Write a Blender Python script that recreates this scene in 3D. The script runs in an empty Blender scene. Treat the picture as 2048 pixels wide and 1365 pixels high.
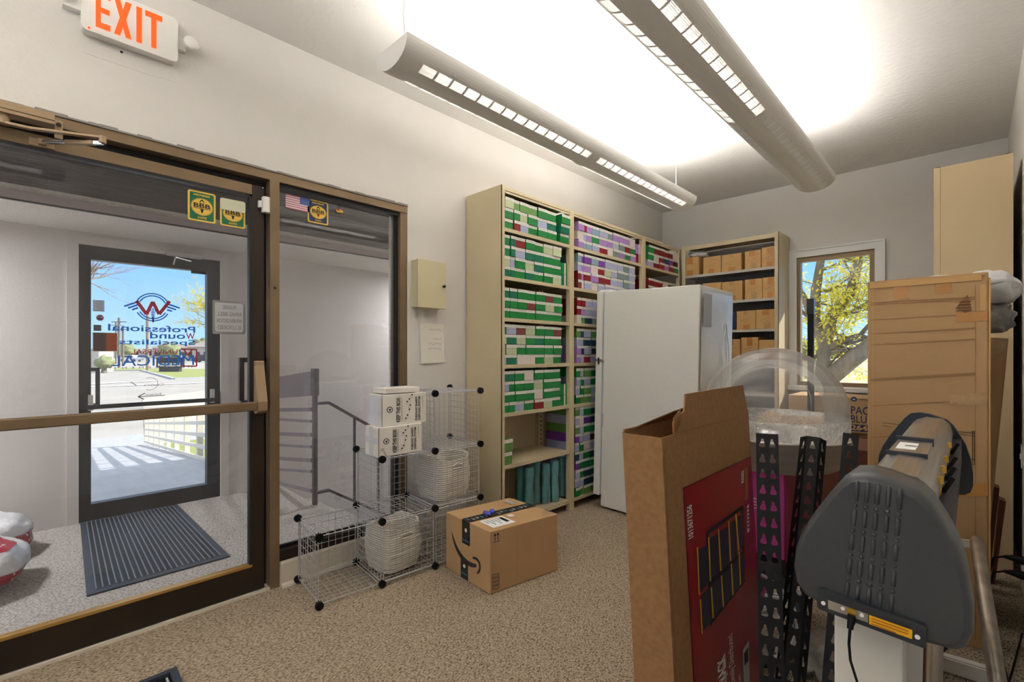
import bpy, math, random
from mathutils import Vector, Matrix, geometry
sc = bpy.context.scene
COL = sc.collection
# ------------------------------------------------------------------ camera
F, YAW, CX, CY, EYE = 950.0, 0.7694, 1024.0, 706.0, 1.2
CAMP = Vector((2.5496, 0.0, EYE))
RT = Vector((math.cos(YAW), math.sin(YAW), 0)); FW = Vector((-math.sin(YAW), math.cos(YAW), 0))
cd = bpy.data.cameras.new('camera'); cam = bpy.data.objects.new('camera', cd); COL.objects.link(cam)
cam.location = CAMP; cam.rotation_euler = (math.pi/2, 0, YAW)
cd.sensor_width = 36; cd.lens = F*36/2048; cd.shift_y = (CY-682.5)/2048; cd.clip_start = 0.02; cd.clip_end = 600
sc.camera = cam
def W(px, py, ax, val):
    'the point where the sight line of a photo pixel meets the plane axis ax = val'
    d = FW + RT*((px-CX)/F) + Vector((0, 0, 1))*((CY-py)/F)
    return CAMP + d*((val-CAMP[ax])/d[ax])
def T(px, py, t):
    return CAMP + (FW + RT*((px-CX)/F) + Vector((0, 0, 1))*((CY-py)/F))*t
# ------------------------------------------------------------------ world, sun, exposure
sc.view_settings.view_transform = 'Standard'; sc.view_settings.look = 'None'
sc.view_settings.gamma = 1; sc.view_settings.use_curve_mapping = False
sc.view_settings.exposure = 0.56
wd = bpy.data.worlds.new('sky'); sc.world = wd; wd.use_nodes = True
nt = wd.node_tree; nt.nodes.clear()
tc = nt.nodes.new('ShaderNodeTexCoord'); sx = nt.nodes.new('ShaderNodeSeparateXYZ'); rp = nt.nodes.new('ShaderNodeValToRGB')
bg = nt.nodes.new('ShaderNodeBackground'); wo = nt.nodes.new('ShaderNodeOutputWorld')
nt.links.new(tc.outputs['Generated'], sx.inputs[0]); nt.links.new(sx.outputs['Z'], rp.inputs[0])
e = rp.color_ramp.elements
e[0].position = 0.0; e[0].color = (.36, .58, .84, 1); e[1].position = .9; e[1].color = (.78, .84, .92, 1)
q = rp.color_ramp.elements.new(.18); q.color = (.17, .42, .82, 1); q = rp.color_ramp.elements.new(.34); q.color = (.66, .76, .88, 1)
nt.links.new(rp.outputs[0], bg.inputs[0]); bg.inputs[1].default_value = 1.15
nt.links.new(bg.outputs[0], wo.inputs[0])
sl = bpy.data.lights.new('sun', 'SUN'); sl.energy = 5.2; sl.angle = .01; sl.color = (1, .95, .86)
sun = bpy.data.objects.new('sun', sl); COL.objects.link(sun)
sun.rotation_euler = Vector((-.38, -.76, -.53)).to_track_quat('-Z', 'Y').to_euler(); sun.location = (3, 9, 8)
def area(name, loc, size, power, col, direction=(0, 0, -1), parent=None):
    l = bpy.data.lights.new(name, 'AREA'); l.shape = 'RECTANGLE'; l.size, l.size_y = size; l.energy = power; l.color = col
    o = bpy.data.objects.new(name, l); COL.objects.link(o); o.location = loc
    o.rotation_euler = Vector(direction).to_track_quat('-Z', 'Y').to_euler()
    return o
# ------------------------------------------------------------------ materials
MATS = {}
def lin(c):
    return tuple(((x/255)/12.92 if x/255 <= .04045 else ((x/255+.055)/1.055)**2.4) for x in c)
def mat(name, rgb, rough=.6, metal=0, nscale=0, namt=0, bump=0, bscale=None, emit=0, spec=.5, stretch=None, rgb2=None, coat=0):
    m = bpy.data.materials.new(name); m.use_nodes = True; n = m.node_tree; b = n.nodes['Principled BSDF']
    c = (*lin(rgb), 1); b.inputs['Base Color'].default_value = c
    b.inputs['Roughness'].default_value = rough; b.inputs['Metallic'].default_value = metal
    b.inputs['Specular IOR Level'].default_value = spec
    if coat: b.inputs['Coat Weight'].default_value = coat
    if emit: b.inputs['Emission Color'].default_value = c; b.inputs['Emission Strength'].default_value = emit
    if nscale:
        tcn = n.nodes.new('ShaderNodeTexCoord'); mp = n.nodes.new('ShaderNodeMapping'); nz = n.nodes.new('ShaderNodeTexNoise')
        n.links.new(tcn.outputs['Object'], mp.inputs[0]); n.links.new(mp.outputs[0], nz.inputs['Vector'])
        if stretch: mp.inputs['Scale'].default_value = stretch
        nz.inputs['Scale'].default_value = nscale; nz.inputs['Detail'].default_value = 5
        mx = n.nodes.new('ShaderNodeMix'); mx.data_type = 'RGBA'
        c2 = (*lin(rgb2), 1) if rgb2 else tuple(x*(1-namt) for x in c[:3])+(1,)
        mr = n.nodes.new('ShaderNodeMapRange'); mr.inputs[1].default_value = .35; mr.inputs[2].default_value = .65
        n.links.new(nz.outputs['Fac'], mr.inputs[0])
        mx.inputs[6].default_value = c; mx.inputs[7].default_value = c2
        n.links.new(mr.outputs[0], mx.inputs[0]); n.links.new(mx.outputs[2], b.inputs['Base Color'])
        if bump:
            nz2 = nz
            if bscale:
                nz2 = n.nodes.new('ShaderNodeTexNoise'); nz2.inputs['Scale'].default_value = bscale; nz2.inputs['Detail'].default_value = 4
                n.links.new(mp.outputs[0], nz2.inputs['Vector'])
            bp = n.nodes.new('ShaderNodeBump'); bp.inputs['Strength'].default_value = bump; bp.inputs['Distance'].default_value = .01
            n.links.new(nz2.outputs['Fac'], bp.inputs['Height']); n.links.new(bp.outputs[0], b.inputs['Normal'])
    MATS[name] = m; return m
def glassmat(name, tint=(1, 1, 1), haze=0.0, ior=1.45, rough=0.0, hz=(.8, .82, .85), hscale=60, boost=1.0):
    m = bpy.data.materials.new(name); m.use_nodes = True; n = m.node_tree; n.nodes.clear()
    out = n.nodes.new('ShaderNodeOutputMaterial'); tr = n.nodes.new('ShaderNodeBsdfTransparent'); gl = n.nodes.new('ShaderNodeBsdfGlossy')
    tr.inputs[0].default_value = (*tint, 1); gl.inputs['Roughness'].default_value = rough
    lw = n.nodes.new('ShaderNodeFresnel'); lw.inputs[0].default_value = ior
    mu = n.nodes.new('ShaderNodeMath'); mu.operation = 'MULTIPLY'; mu.inputs[1].default_value = boost
    n.links.new(lw.outputs[0], mu.inputs[0])
    mx = n.nodes.new('ShaderNodeMixShader'); n.links.new(mu.outputs[0], mx.inputs[0]); n.links.new(tr.outputs[0], mx.inputs[1]); n.links.new(gl.outputs[0], mx.inputs[2])
    last = mx
    if haze:
        df = n.nodes.new('ShaderNodeBsdfDiffuse'); df.inputs[0].default_value = (*hz, 1)
        tl = n.nodes.new('ShaderNodeBsdfTranslucent'); tl.inputs[0].default_value = (*hz, 1)
        ad = n.nodes.new('ShaderNodeMixShader'); n.links.new(df.outputs[0], ad.inputs[1]); n.links.new(tl.outputs[0], ad.inputs[2])
        nz = n.nodes.new('ShaderNodeTexNoise'); nz.inputs['Scale'].default_value = hscale; nz.inputs['Detail'].default_value = 6
        tcn = n.nodes.new('ShaderNodeTexCoord'); n.links.new(tcn.outputs['Object'], nz.inputs['Vector'])
        mr = n.nodes.new('ShaderNodeMapRange'); mr.inputs[1].default_value = .3; mr.inputs[2].default_value = .7
        mr.inputs[3].default_value = haze*.45; mr.inputs[4].default_value = haze*1.5
        n.links.new(nz.outputs['Fac'], mr.inputs[0])
        m2 = n.nodes.new('ShaderNodeMixShader'); n.links.new(mr.outputs[0], m2.inputs[0]); n.links.new(mx.outputs[0], m2.inputs[1]); n.links.new(ad.outputs[0], m2.inputs[2]); last = m2
    n.links.new(last.outputs[0], out.inputs[0]); MATS[name] = m; return m
def carpetmat(name, a, b_, c_, scale=185):
    m = bpy.data.materials.new(name); m.use_nodes = True; n = m.node_tree; b = n.nodes['Principled BSDF']; b.inputs['Roughness'].default_value = .95
    b.inputs['Specular IOR Level'].default_value = .1
    tcn = n.nodes.new('ShaderNodeTexCoord'); mp = n.nodes.new('ShaderNodeMapping'); n.links.new(tcn.outputs['Object'], mp.inputs[0])
    mp.inputs['Rotation'].default_value = (0, 0, .9); mp.inputs['Scale'].default_value = (1, .5, 1)
    vo = n.nodes.new('ShaderNodeTexVoronoi'); vo.inputs['Scale'].default_value = scale; n.links.new(mp.outputs[0], vo.inputs['Vector'])
    rp = n.nodes.new('ShaderNodeValToRGB'); el = rp.color_ramp.elements
    el[0].position = .15; el[0].color = (*lin(a), 1); el[1].position = .85; el[1].color = (*lin(c_), 1); k = el.new(.5); k.color = (*lin(b_), 1)
    n.links.new(vo.outputs['Distance'], rp.inputs[0])
    nz = n.nodes.new('ShaderNodeTexNoise'); nz.inputs['Scale'].default_value = 110; nz.inputs['Detail'].default_value = 6; n.links.new(mp.outputs[0], nz.inputs['Vector'])
    mx = n.nodes.new('ShaderNodeMix'); mx.data_type = 'RGBA'; mx.blend_type = 'MULTIPLY'; mx.inputs[0].default_value = .42
    rp2 = n.nodes.new('ShaderNodeValToRGB'); rp2.color_ramp.elements[0].position = .35; rp2.color_ramp.elements[0].color = (.45, .42, .38, 1); rp2.color_ramp.elements[1].position = .6
    n.links.new(nz.outputs['Fac'], rp2.inputs[0]); n.links.new(rp.outputs[0], mx.inputs[6]); n.links.new(rp2.outputs[0], mx.inputs[7]); n.links.new(mx.outputs[2], b.inputs['Base Color'])
    bp = n.nodes.new('ShaderNodeBump'); bp.inputs['Strength'].default_value = .7; bp.inputs['Distance'].default_value = .006; bp.invert = True
    n.links.new(vo.outputs['Distance'], bp.inputs['Height']); n.links.new(bp.outputs[0], b.inputs['Normal'])
    MATS[name] = m; return m
def wavemat(name, rgb, rgb2, scale, direction='Z', dist=0, rough=.6, metal=0, lo=.45, hi=.55, emit=0, bump=0):
    m = bpy.data.materials.new(name); m.use_nodes = True; n = m.node_tree; b = n.nodes['Principled BSDF']; b.inputs['Roughness'].default_value = rough; b.inputs['Metallic'].default_value = metal
    tcn = n.nodes.new('ShaderNodeTexCoord'); wv = n.nodes.new('ShaderNodeTexWave'); wv.bands_direction = direction
    wv.inputs['Scale'].default_value = scale; wv.inputs['Distortion'].default_value = dist; n.links.new(tcn.outputs['Object'], wv.inputs['Vector'])
    rp = n.nodes.new('ShaderNodeValToRGB'); el = rp.color_ramp.elements; el[0].position = lo; el[0].color = (*lin(rgb), 1); el[1].position = hi; el[1].color = (*lin(rgb2), 1)
    n.links.new(wv.outputs['Fac'], rp.inputs[0]); n.links.new(rp.outputs[0], b.inputs['Base Color'])
    if emit: n.links.new(rp.outputs[0], b.inputs['Emission Color']); b.inputs['Emission Strength'].default_value = emit
    if bump:
        bp = n.nodes.new('ShaderNodeBump'); bp.inputs['Strength'].default_value = bump; bp.inputs['Distance'].default_value = .004
        n.links.new(wv.outputs['Fac'], bp.inputs['Height']); n.links.new(bp.outputs[0], b.inputs['Normal'])
    MATS[name] = m; return m
mat('wall', (220, 216, 210), .85, nscale=3, namt=.03, bump=.12, bscale=90)
mat('wall_vest', (205, 200, 196), .85, nscale=2.2, namt=.05, bump=.15, bscale=70)
mat('ceiling', (224, 222, 218), .9, nscale=4, namt=.02, bump=.35, bscale=34)
carpetmat('carpet', (204, 188, 166), (180, 163, 140), (114, 98, 78))
carpetmat('carpet_vest', (214, 208, 202), (188, 182, 175), (122, 116, 110))
mat('white_trim', (232, 232, 230), .45)
mat('cream_base', (212, 202, 184), .5)
mat('bronze', (136, 114, 86), .42, .4, nscale=5, namt=.15)
mat('bronze_dark', (52, 42, 34), .4, .4, nscale=8, namt=.2)
mat('closer_bronze', (160, 136, 106), .4, .35)
mat('black_frame', (36, 36, 40), .45, .2)
mat('gold', (190, 150, 80), .35, .6)
mat('chrome', (220, 220, 225), .18, 1)
mat('steel', (222, 218, 210), .36, .65, nscale=3, namt=.15, stretch=(1, 1, 20))
mat('tube_steel', (196, 188, 176), .32, 1, nscale=20, namt=.3, stretch=(1, 1, .2))
mat('wire', (205, 205, 208), .38, .6)
mat('black_plastic', (14, 14, 15), .5, spec=.25)
mat('black_gloss', (10, 10, 12), .25)
mat('white_plastic', (235, 232, 226), .4)
mat('white_paint', (236, 236, 236), .35)
mat('fixture', (228, 226, 222), .5)
mat('exit_red', (255, 70, 12), .5, emit=1.0)
mat('exit_yellow', (255, 165, 60), .5, emit=1.0)
mat('shelf_beige', (208, 192, 156), .45, nscale=2, namt=.05)
mat('shelf_grey', (196, 192, 182), .45)
mat('cabinet_tan', (214, 190, 150), .5)
mat('keybox', (206, 196, 160), .45)
mat('fridge_white', (226, 224, 218), .4, nscale=40, namt=.02, bump=.06)
mat('fridge_back', (240, 242, 245), .3, .3, nscale=3.5, namt=.1, bump=.5, bscale=3)
mat('paper', (228, 224, 212), .8)
mat('paper_white', (245, 245, 243), .7)
mat('ink', (30, 28, 28), .7)
mat('ink_grey', (140, 136, 130), .7)
mat('cardboard', (196, 158, 112), .8, nscale=3, namt=.10, bump=.10, bscale=120)
mat('cardboard_dark', (152, 110, 70), .85, nscale=4, namt=.15, bump=.15, bscale=100)
mat('cardboard_tan', (214, 170, 110), .8, nscale=3, namt=.08, bump=.1, bscale=60)
mat('cardboard_brown', (158, 116, 74), .85, nscale=60, namt=.18, bump=.1)
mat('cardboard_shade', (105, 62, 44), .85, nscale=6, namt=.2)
mat('carton_white', (234, 229, 220), .6, nscale=3, namt=.04)
mat('tape', (196, 140, 76), .25)
mat('tape_clear', (205, 168, 118), .15, nscale=25, namt=.2, bump=.4)
mat('tape_white', (225, 226, 232), .18, nscale=12, namt=.1, bump=.5)
mat('tape_black', (30, 32, 34), .3)
mat('tape_blue', (70, 150, 190), .4)
mat('print_dark', (52, 50, 52), .6)
mat('label_white', (238, 236, 226), .7, nscale=170, namt=.25)
wavemat('rope', (190, 182, 168), (240, 236, 224), 26, 'Z', .6, .9, lo=.1, hi=.5, bump=.5)
mat('rope_shade', (222, 214, 198), .9)
mat('rubber', (52, 60, 74), .7, nscale=60, namt=.25)
mat('rubber_hole', (12, 14, 18), .8)
mat('rubber_rib', (104, 114, 128), .6)
mat('red_print', (150, 16, 30), .3, nscale=2, namt=.25, coat=.3)
mat('red_dark', (92, 14, 18), .4)
mat('tote', (44, 42, 62), .5); mat('tote_yellow', (226, 176, 44), .5); mat('tote_dark', (30, 26, 34), .6)
mat('teal', (124, 214, 218), .5, nscale=30, namt=.12, stretch=(1, 1, 4), bump=.3)
mat('blue_crumple', (80, 88, 190), .5)
mat('pink', (214, 84, 170), .4); mat('pink_shaded', (146, 22, 80), .4)  # second pink is the same paint with shade mixed in
mat('tire', (58, 58, 60), .6); mat('wheel_white', (222, 220, 220), .4)
mat('plotter_grey', (76, 78, 81), .36, .25, nscale=120, namt=.05)
mat('plotter_silver', (186, 178, 166), .3, .85, nscale=10, namt=.2, stretch=(12, .4, 12))
mat('plotter_dark', (48, 52, 58), .4)
mat('yellow_label', (240, 180, 20), .5); mat('brass', (214, 176, 70), .3, .8)
mat('panel_metal', (176, 172, 160), .35, .6)
mat('leg_white', (226, 222, 212), .5)
mat('bag_white', (230, 230, 232), .3, nscale=8, namt=.1, bump=1.0, bscale=14)
mat('bag_grey', (196, 194, 190), .4, nscale=10, namt=.25, bump=1.0, bscale=20)
mat('bag_red', (170, 24, 50), .3, nscale=10, namt=.2, bump=.6)
mat('bag_clear', (186, 176, 166), .25, nscale=14, namt=.35, bump=1.0, bscale=10)
mat('siding', (92, 86, 84), .45, nscale=6, namt=.35, stretch=(1, 1, 14), bump=.3)
mat('fascia', (172, 160, 160), .4)
mat('stucco', (226, 222, 214), .9, nscale=60, namt=.12, bump=.9, bscale=120)
mat('concrete', (176, 178, 184), .9, nscale=3, namt=.12, stretch=(1, 5, 1), bump=.2)
mat('asphalt', (172, 168, 162), .95, nscale=.5, namt=.15); mat('asphalt_tan', (198, 188, 172), .95, nscale=1, namt=.1)
mat('line_white', (205, 205, 205), .8); mat('grass', (128, 142, 70), .95, nscale=3, namt=.3, rgb2=(158, 160, 98))
mat('field', (200, 186, 150), .95, nscale=.6, namt=.2, rgb2=(160, 152, 104))
mat('fence_white', (226, 216, 200), .5)
mat('bark', (136, 126, 116), .9, nscale=9, namt=.45, bump=1.0, stretch=(1, 1, .25))
mat('bark_pale', (146, 128, 116), .9)
mat('leaf_yellow', (205, 200, 60), .6, nscale=2, namt=.3, rgb2=(225, 215, 110)); mat('leaf_green', (138, 146, 104), .8, nscale=1, namt=.3)
mat('far_building', (190, 182, 172), .8); mat('far_dark', (60, 60, 66), .6); mat('far_roof', (150, 140, 134), .8); mat('carpaint', (58, 60, 70), .3); mat('carpaint_white', (220, 222, 226), .3)
mat('rail_metal', (92, 88, 90), .5, .2, nscale=8, namt=.25); mat('rail_silver', (148, 144, 150), .45, .2, nscale=3, namt=.15)
mat('decal_blue', (24, 110, 200), .5); mat('decal_red', (178, 28, 52), .5); mat('decal_green', (22, 110, 70), .5); mat('decal_yellow', (236, 196, 84), .5)
mat('decal_navy', (40, 54, 92), .5); mat('decal_cream', (214, 212, 184), .6); mat('decal_grey', (176, 178, 182), .5); mat('decal_brown', (88, 58, 44), .5); mat('decal_orange', (182, 82, 28), .5)
mat('flag_red', (200, 110, 120), .5); mat('flag_white', (232, 226, 232), .5); mat('flag_blue', (44, 84, 170), .5)
mat('blueprint', (34, 44, 90), .6)
glassmat('glass', boost=.9, haze=.018, hscale=4)
glassmat('glass_sidelight', boost=2.2, haze=.02, hscale=5)
glassmat('glass_window', boost=.5)
glassmat('dome', haze=.11, rough=.02, boost=.75, hz=(.95, .95, .96), hscale=22)
glassmat('dome_hazy', haze=.5, rough=.15, boost=1.0, hz=(.88, .87, .85), hscale=90)
glassmat('clear_bag', haze=.12, rough=.1, boost=1.2, hscale=25)
wavemat('perf', (252, 251, 248), (176, 174, 170), 52, 'X', 0, .5, lo=.45, hi=.62, emit=.55)
wavemat('perf_dim', (214, 213, 210), (186, 184, 180), 52, 'X', 0, .5, lo=.45, hi=.62, emit=.06)
def perfmat(name, lo_t):
    m = bpy.data.materials.new(name); m.use_nodes = True; n = m.node_tree; b = n.nodes['Principled BSDF']; b.inputs['Base Color'].default_value = (*lin((214, 212, 208)), 1); b.inputs['Roughness'].default_value = .5
    tcn = n.nodes.new('ShaderNodeTexCoord'); wv = n.nodes.new('ShaderNodeTexWave'); wv.bands_direction = 'X'; wv.inputs['Scale'].default_value = 52
    n.links.new(tcn.outputs['Object'], wv.inputs['Vector']); mr = n.nodes.new('ShaderNodeMapRange'); mr.inputs[1].default_value = .35; mr.inputs[2].default_value = .6; mr.inputs[3].default_value = .1; mr.inputs[4].default_value = lo_t
    n.links.new(wv.outputs['Fac'], mr.inputs[0]); tr = n.nodes.new('ShaderNodeBsdfTransparent'); mx = n.nodes.new('ShaderNodeMixShader')
    tl = n.nodes.new('ShaderNodeBsdfTranslucent'); tl.inputs[0].default_value = (.95, .95, .93, 1); m3 = n.nodes.new('ShaderNodeMixShader'); m3.inputs[0].default_value = .55; n.links.new(tr.outputs[0], m3.inputs[1]); n.links.new(tl.outputs[0], m3.inputs[2])
    n.links.new(mr.outputs[0], mx.inputs[0]); n.links.new(b.outputs[0], mx.inputs[1]); n.links.new(m3.outputs[0], mx.inputs[2]); n.links.new(mx.outputs[0], n.nodes['Material Output'].inputs[0]); MATS[name] = m
perfmat('perf_open', .22)
def leafmat(name):
    m = MATS[name]; n = m.node_tree; b = n.nodes['Principled BSDF']; tl = n.nodes.new('ShaderNodeBsdfTranslucent'); tl.inputs[0].default_value = (.75, .72, .12, 1)
    mx = n.nodes.new('ShaderNodeMixShader'); mx.inputs[0].default_value = .5; n.links.new(b.outputs[0], mx.inputs[1]); n.links.new(tl.outputs[0], mx.inputs[2]); n.links.new(mx.outputs[0], n.nodes['Material Output'].inputs[0])
leafmat('leaf_yellow')
def film(name, src_rgb):
    mat(name, src_rgb, .5); m = MATS[name]; n = m.node_tree; b = n.nodes['Principled BSDF']; tl = n.nodes.new('ShaderNodeBsdfTranslucent'); tl.inputs[0].default_value = (*lin(src_rgb), 1)
    mx = n.nodes.new('ShaderNodeMixShader'); mx.inputs[0].default_value = .55; n.links.new(b.outputs[0], mx.inputs[1]); n.links.new(tl.outputs[0], mx.inputs[2]); n.links.new(mx.outputs[0], n.nodes['Material Output'].inputs[0])
film('film_blue', (30, 120, 205)); film('film_red', (190, 34, 60)); film('film_grey', (205, 208, 212)); film('film_cream', (225, 222, 205)); film('film_orange', (196, 92, 34)); film('film_brown', (104, 70, 56))
mat('unit_back', (150, 150, 156), .6); mat('crease', (160, 122, 80), .8); mat('marker', (92, 66, 48), .8)
BOXC = dict(g=(22, 132, 62), o=(104, 152, 78), d=(16, 116, 88), l=(196, 206, 166), b=(176, 180, 212), r=(140, 24, 34), m=(124, 58, 54), w=(228, 214, 208),
            p=(176, 136, 204), v=(122, 62, 160), t=(142, 172, 186), y=(128, 146, 144), n=(34, 66, 86), k=(84, 14, 24), c=(186, 192, 200))
BOXN = dict(g='green', o='olive green', d='teal green', l='pale sage', b='lilac blue', r='dark red', m='maroon', w='pinkish white',
            p='light purple', v='violet', t='blue grey', y='grey green', n='navy blue', k='deep maroon', c='pale grey')
for k_, c_ in BOXC.items(): mat('box_'+k_, c_, .45, nscale=6, namt=.05)
# ------------------------------------------------------------------ mesh helpers
class MB:
    def __init__(s): s.v = []; s.f = []; s.m = []; s.s = []
    def add(s, vs, fs, m, smooth=False):
        o = len(s.v); s.v += [Vector(v) for v in vs]
        for f_ in fs: s.f.append([o+i for i in f_]); s.m.append(m); s.s.append(smooth)
        return s
    def box(s, a, b, m):
        x0, y0, z0 = [min(p, q_) for p, q_ in zip(a, b)]; x1, y1, z1 = [max(p, q_) for p, q_ in zip(a, b)]
        return s.add([(x0,y0,z0),(x1,y0,z0),(x1,y1,z0),(x0,y1,z0),(x0,y0,z1),(x1,y0,z1),(x1,y1,z1),(x0,y1,z1)],
                     [(0,3,2,1),(4,5,6,7),(0,1,5,4),(1,2,6,5),(2,3,7,6),(3,0,4,7)], m)
    def obox(s, M, size, m, off=(0, 0, 0)):
        'box with base centre at M origin'
        x, y, z = size; vs = []
        for dz in (0, z):
            for dx, dy in ((-x/2,-y/2),(x/2,-y/2),(x/2,y/2),(-x/2,y/2)): vs.append(M @ Vector((dx+off[0], dy+off[1], dz+off[2])))
        return s.add(vs, [(0,3,2,1),(4,5,6,7),(0,1,5,4),(1,2,6,5),(2,3,7,6),(3,0,4,7)], m)
    def bar(s, p, q_, w, h, m, up=(0, 0, 1)):
        p = Vector(p); q_ = Vector(q_); d = (q_-p); L_ = d.length; d.normalize(); up = Vector(up)
        if abs(d.dot(up)) > .98: up = Vector((1, 0, 0))
        a = d.cross(up).normalized()*w/2; b = a.normalized().cross(d).normalized()*h/2
        vs = [p-a-b, p+a-b, p+a+b, p-a+b, q_-a-b, q_+a-b, q_+a+b, q_-a+b]
        return s.add(vs, [(0,3,2,1),(4,5,6,7),(0,1,5,4),(1,2,6,5),(2,3,7,6),(3,0,4,7)], m)
    def tube(s, pts, r, m, n=8, smooth=True, cap=True):
        pts = [Vector(p) for p in pts]; k = len(pts); rs = r if isinstance(r, (list, tuple)) else [r]*k
        vs = []; prev = None
        for i in range(k):
            d = (pts[min(i+1, k-1)]-pts[max(i-1, 0)])
            d = d.normalized() if d.length > 1e-9 else Vector((0, 0, 1))
            if prev is None:
                a = d.cross(Vector((0, 0, 1)) if abs(d.z) < .9 else Vector((1, 0, 0))).normalized()
            else:
                a = (prev-d*prev.dot(d)); a = a.normalized() if a.length > 1e-6 else d.orthogonal().normalized()
            prev = a; b = d.cross(a)
            for j in range(n):
                t = 2*math.pi*j/n; vs.append(pts[i]+(a*math.cos(t)+b*math.sin(t))*rs[i])
        fs = []
        for i in range(k-1):
            for j in range(n): fs.append((i*n+j, i*n+(j+1) % n, (i+1)*n+(j+1) % n, (i+1)*n+j))
        s.add(vs, fs, m, smooth)
        if cap: s.add(vs[:n], [tuple(range(n))[::-1]], m); s.add(vs[-n:], [tuple(range(n))], m)
        return s
    def lathe(s, prof, M, m, n=32, smooth=True, a0=0, a1=2*math.pi):
        vs = []; full = abs(a1-a0-2*math.pi) < 1e-6; nn = n if full else n+1
        for r, z in prof:
            for j in range(nn):
                t = a0+(a1-a0)*j/n; vs.append(M @ Vector((r*math.cos(t), r*math.sin(t), z)))
        fs = []
        for i in range(len(prof)-1):
            for j in range(n):
                j2 = (j+1) % nn if full else j+1
                fs.append((i*nn+j, i*nn+j2, (i+1)*nn+j2, (i+1)*nn+j))
        return s.add(vs, fs, m, smooth)
    def cyl(s, p, q_, r, m, n=16): return s.tube([p, q_], r, m, n)
    def prism(s, poly, fn, c0, c1, m, smooth=False):
        k = len(poly); vs = [fn(a, b, c0) for a, b in poly]+[fn(a, b, c1) for a, b in poly]
        s.add(vs, [tuple(range(k))[::-1], tuple(range(k, 2*k))], m)
        return s.add(vs, [(i, (i+1) % k, k+(i+1) % k, k+i) for i in range(k)], m, smooth)
    def blob(s, c, r, m, seed=0, amp=.15, nu=18, nv=12, freq=3, flat=True):
        rnd = random.Random(seed); ph = [[rnd.uniform(0, 6.28) for _ in range(3)] for _ in range(5)]; c = Vector(c); vs = []
        for i in range(nv+1):
            th = math.pi*i/nv
            for j in range(nu):
                f_ = 2*math.pi*j/nu; d = Vector((math.sin(th)*math.cos(f_), math.sin(th)*math.sin(f_), math.cos(th)))
                k = 1+amp*sum(math.sin(d[q_ % 3]*(freq+q_)*1.7+ph[q_][0])*math.sin(d[(q_+1) % 3]*(freq+q_)+ph[q_][1]) for q_ in range(5))*.6
                p = Vector((d.x*r[0]*k, d.y*r[1]*k, d.z*r[2]*k))
                if flat: p.z = max(p.z, -r[2]*.8)
                vs.append(c+p)
        fs = [(i*nu+j, i*nu+(j+1) % nu, (i+1)*nu+(j+1) % nu, (i+1)*nu+j) for i in range(nv) for j in range(nu)]
        return s.add(vs, fs, m, True)
WL = {}     # world location of every parent we made
def tag(o, label=None, cat=None, group=None, kind=None):
    if label: o['label'] = label
    if cat: o['category'] = cat
    if group: o['group'] = group
    if kind: o['kind'] = kind
    return o
def thing(name, label, cat, loc, group=None, kind=None):
    o = bpy.data.objects.new(name, None); COL.objects.link(o); o.location = loc; o.empty_display_size = .05
    WL[o.name] = Vector(loc); return tag(o, label, cat, group, kind)
def build(mb, name, parent=None, label=None, cat=None, group=None, kind=None, bevel=0, solid=0):
    if parent is not None: org = WL[parent.name]
    else:
        xs = [v.x for v in mb.v]; ys = [v.y for v in mb.v]; zs = [v.z for v in mb.v]
        org = Vector(((min(xs)+max(xs))/2, (min(ys)+max(ys))/2, min(zs)))
    me = bpy.data.meshes.new(name); me.from_pydata([tuple(v-org) for v in mb.v], [], mb.f)
    names = []
    for m in mb.m:
        if m not in names: names.append(m)
    for m in names: me.materials.append(MATS[m])
    for i, p in enumerate(me.polygons): p.material_index = names.index(mb.m[i]); p.use_smooth = mb.s[i]
    me.update(); o = bpy.data.objects.new(name, me); COL.objects.link(o)
    if parent is not None: o.parent = parent
    else: o.location = org
    WL[o.name] = org.copy()
    if bevel:
        md = o.modifiers.new('bevel', 'BEVEL'); md.width = bevel; md.segments = 2; md.limit_method = 'ANGLE'
    if solid:
        md = o.modifiers.new('thickness', 'SOLIDIFY'); md.thickness = solid; md.offset = 0
    return tag(o, label, cat, group, kind)
def copy_tree(o, parent=None):
    c = o.copy(); COL.objects.link(c); c.parent = parent; WL[c.name] = WL[o.name].copy()
    for ch in list(o.children): copy_tree(ch, c)
    return c
_tx = {}
def textgeo(body, bold=0, track=1.0):
    k = (body, bold)
    if k in _tx: return _tx[k]
    cu = bpy.data.curves.new('t', 'FONT'); cu.body = body; cu.size = 1; cu.offset = bold; cu.resolution_u = 3
    ob = bpy.data.objects.new('t', cu); COL.objects.link(ob)
    dg = bpy.context.evaluated_depsgraph_get(); me = bpy.data.meshes.new_from_object(ob.evaluated_get(dg))
    vs = [(v.co.x, v.co.y) for v in me.vertices]; fs = [tuple(p.vertices) for p in me.polygons]
    bpy.data.objects.remove(ob); bpy.data.curves.remove(cu); bpy.data.meshes.remove(me)
    x0 = min(v[0] for v in vs); x1 = max(v[0] for v in vs); y0 = min(v[1] for v in vs); y1 = max(v[1] for v in vs)
    vs = [((x-x0)/(x1-x0), (y-y0)/(y1-y0)) for x, y in vs]; _tx[k] = (vs, fs); return _tx[k]
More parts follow.
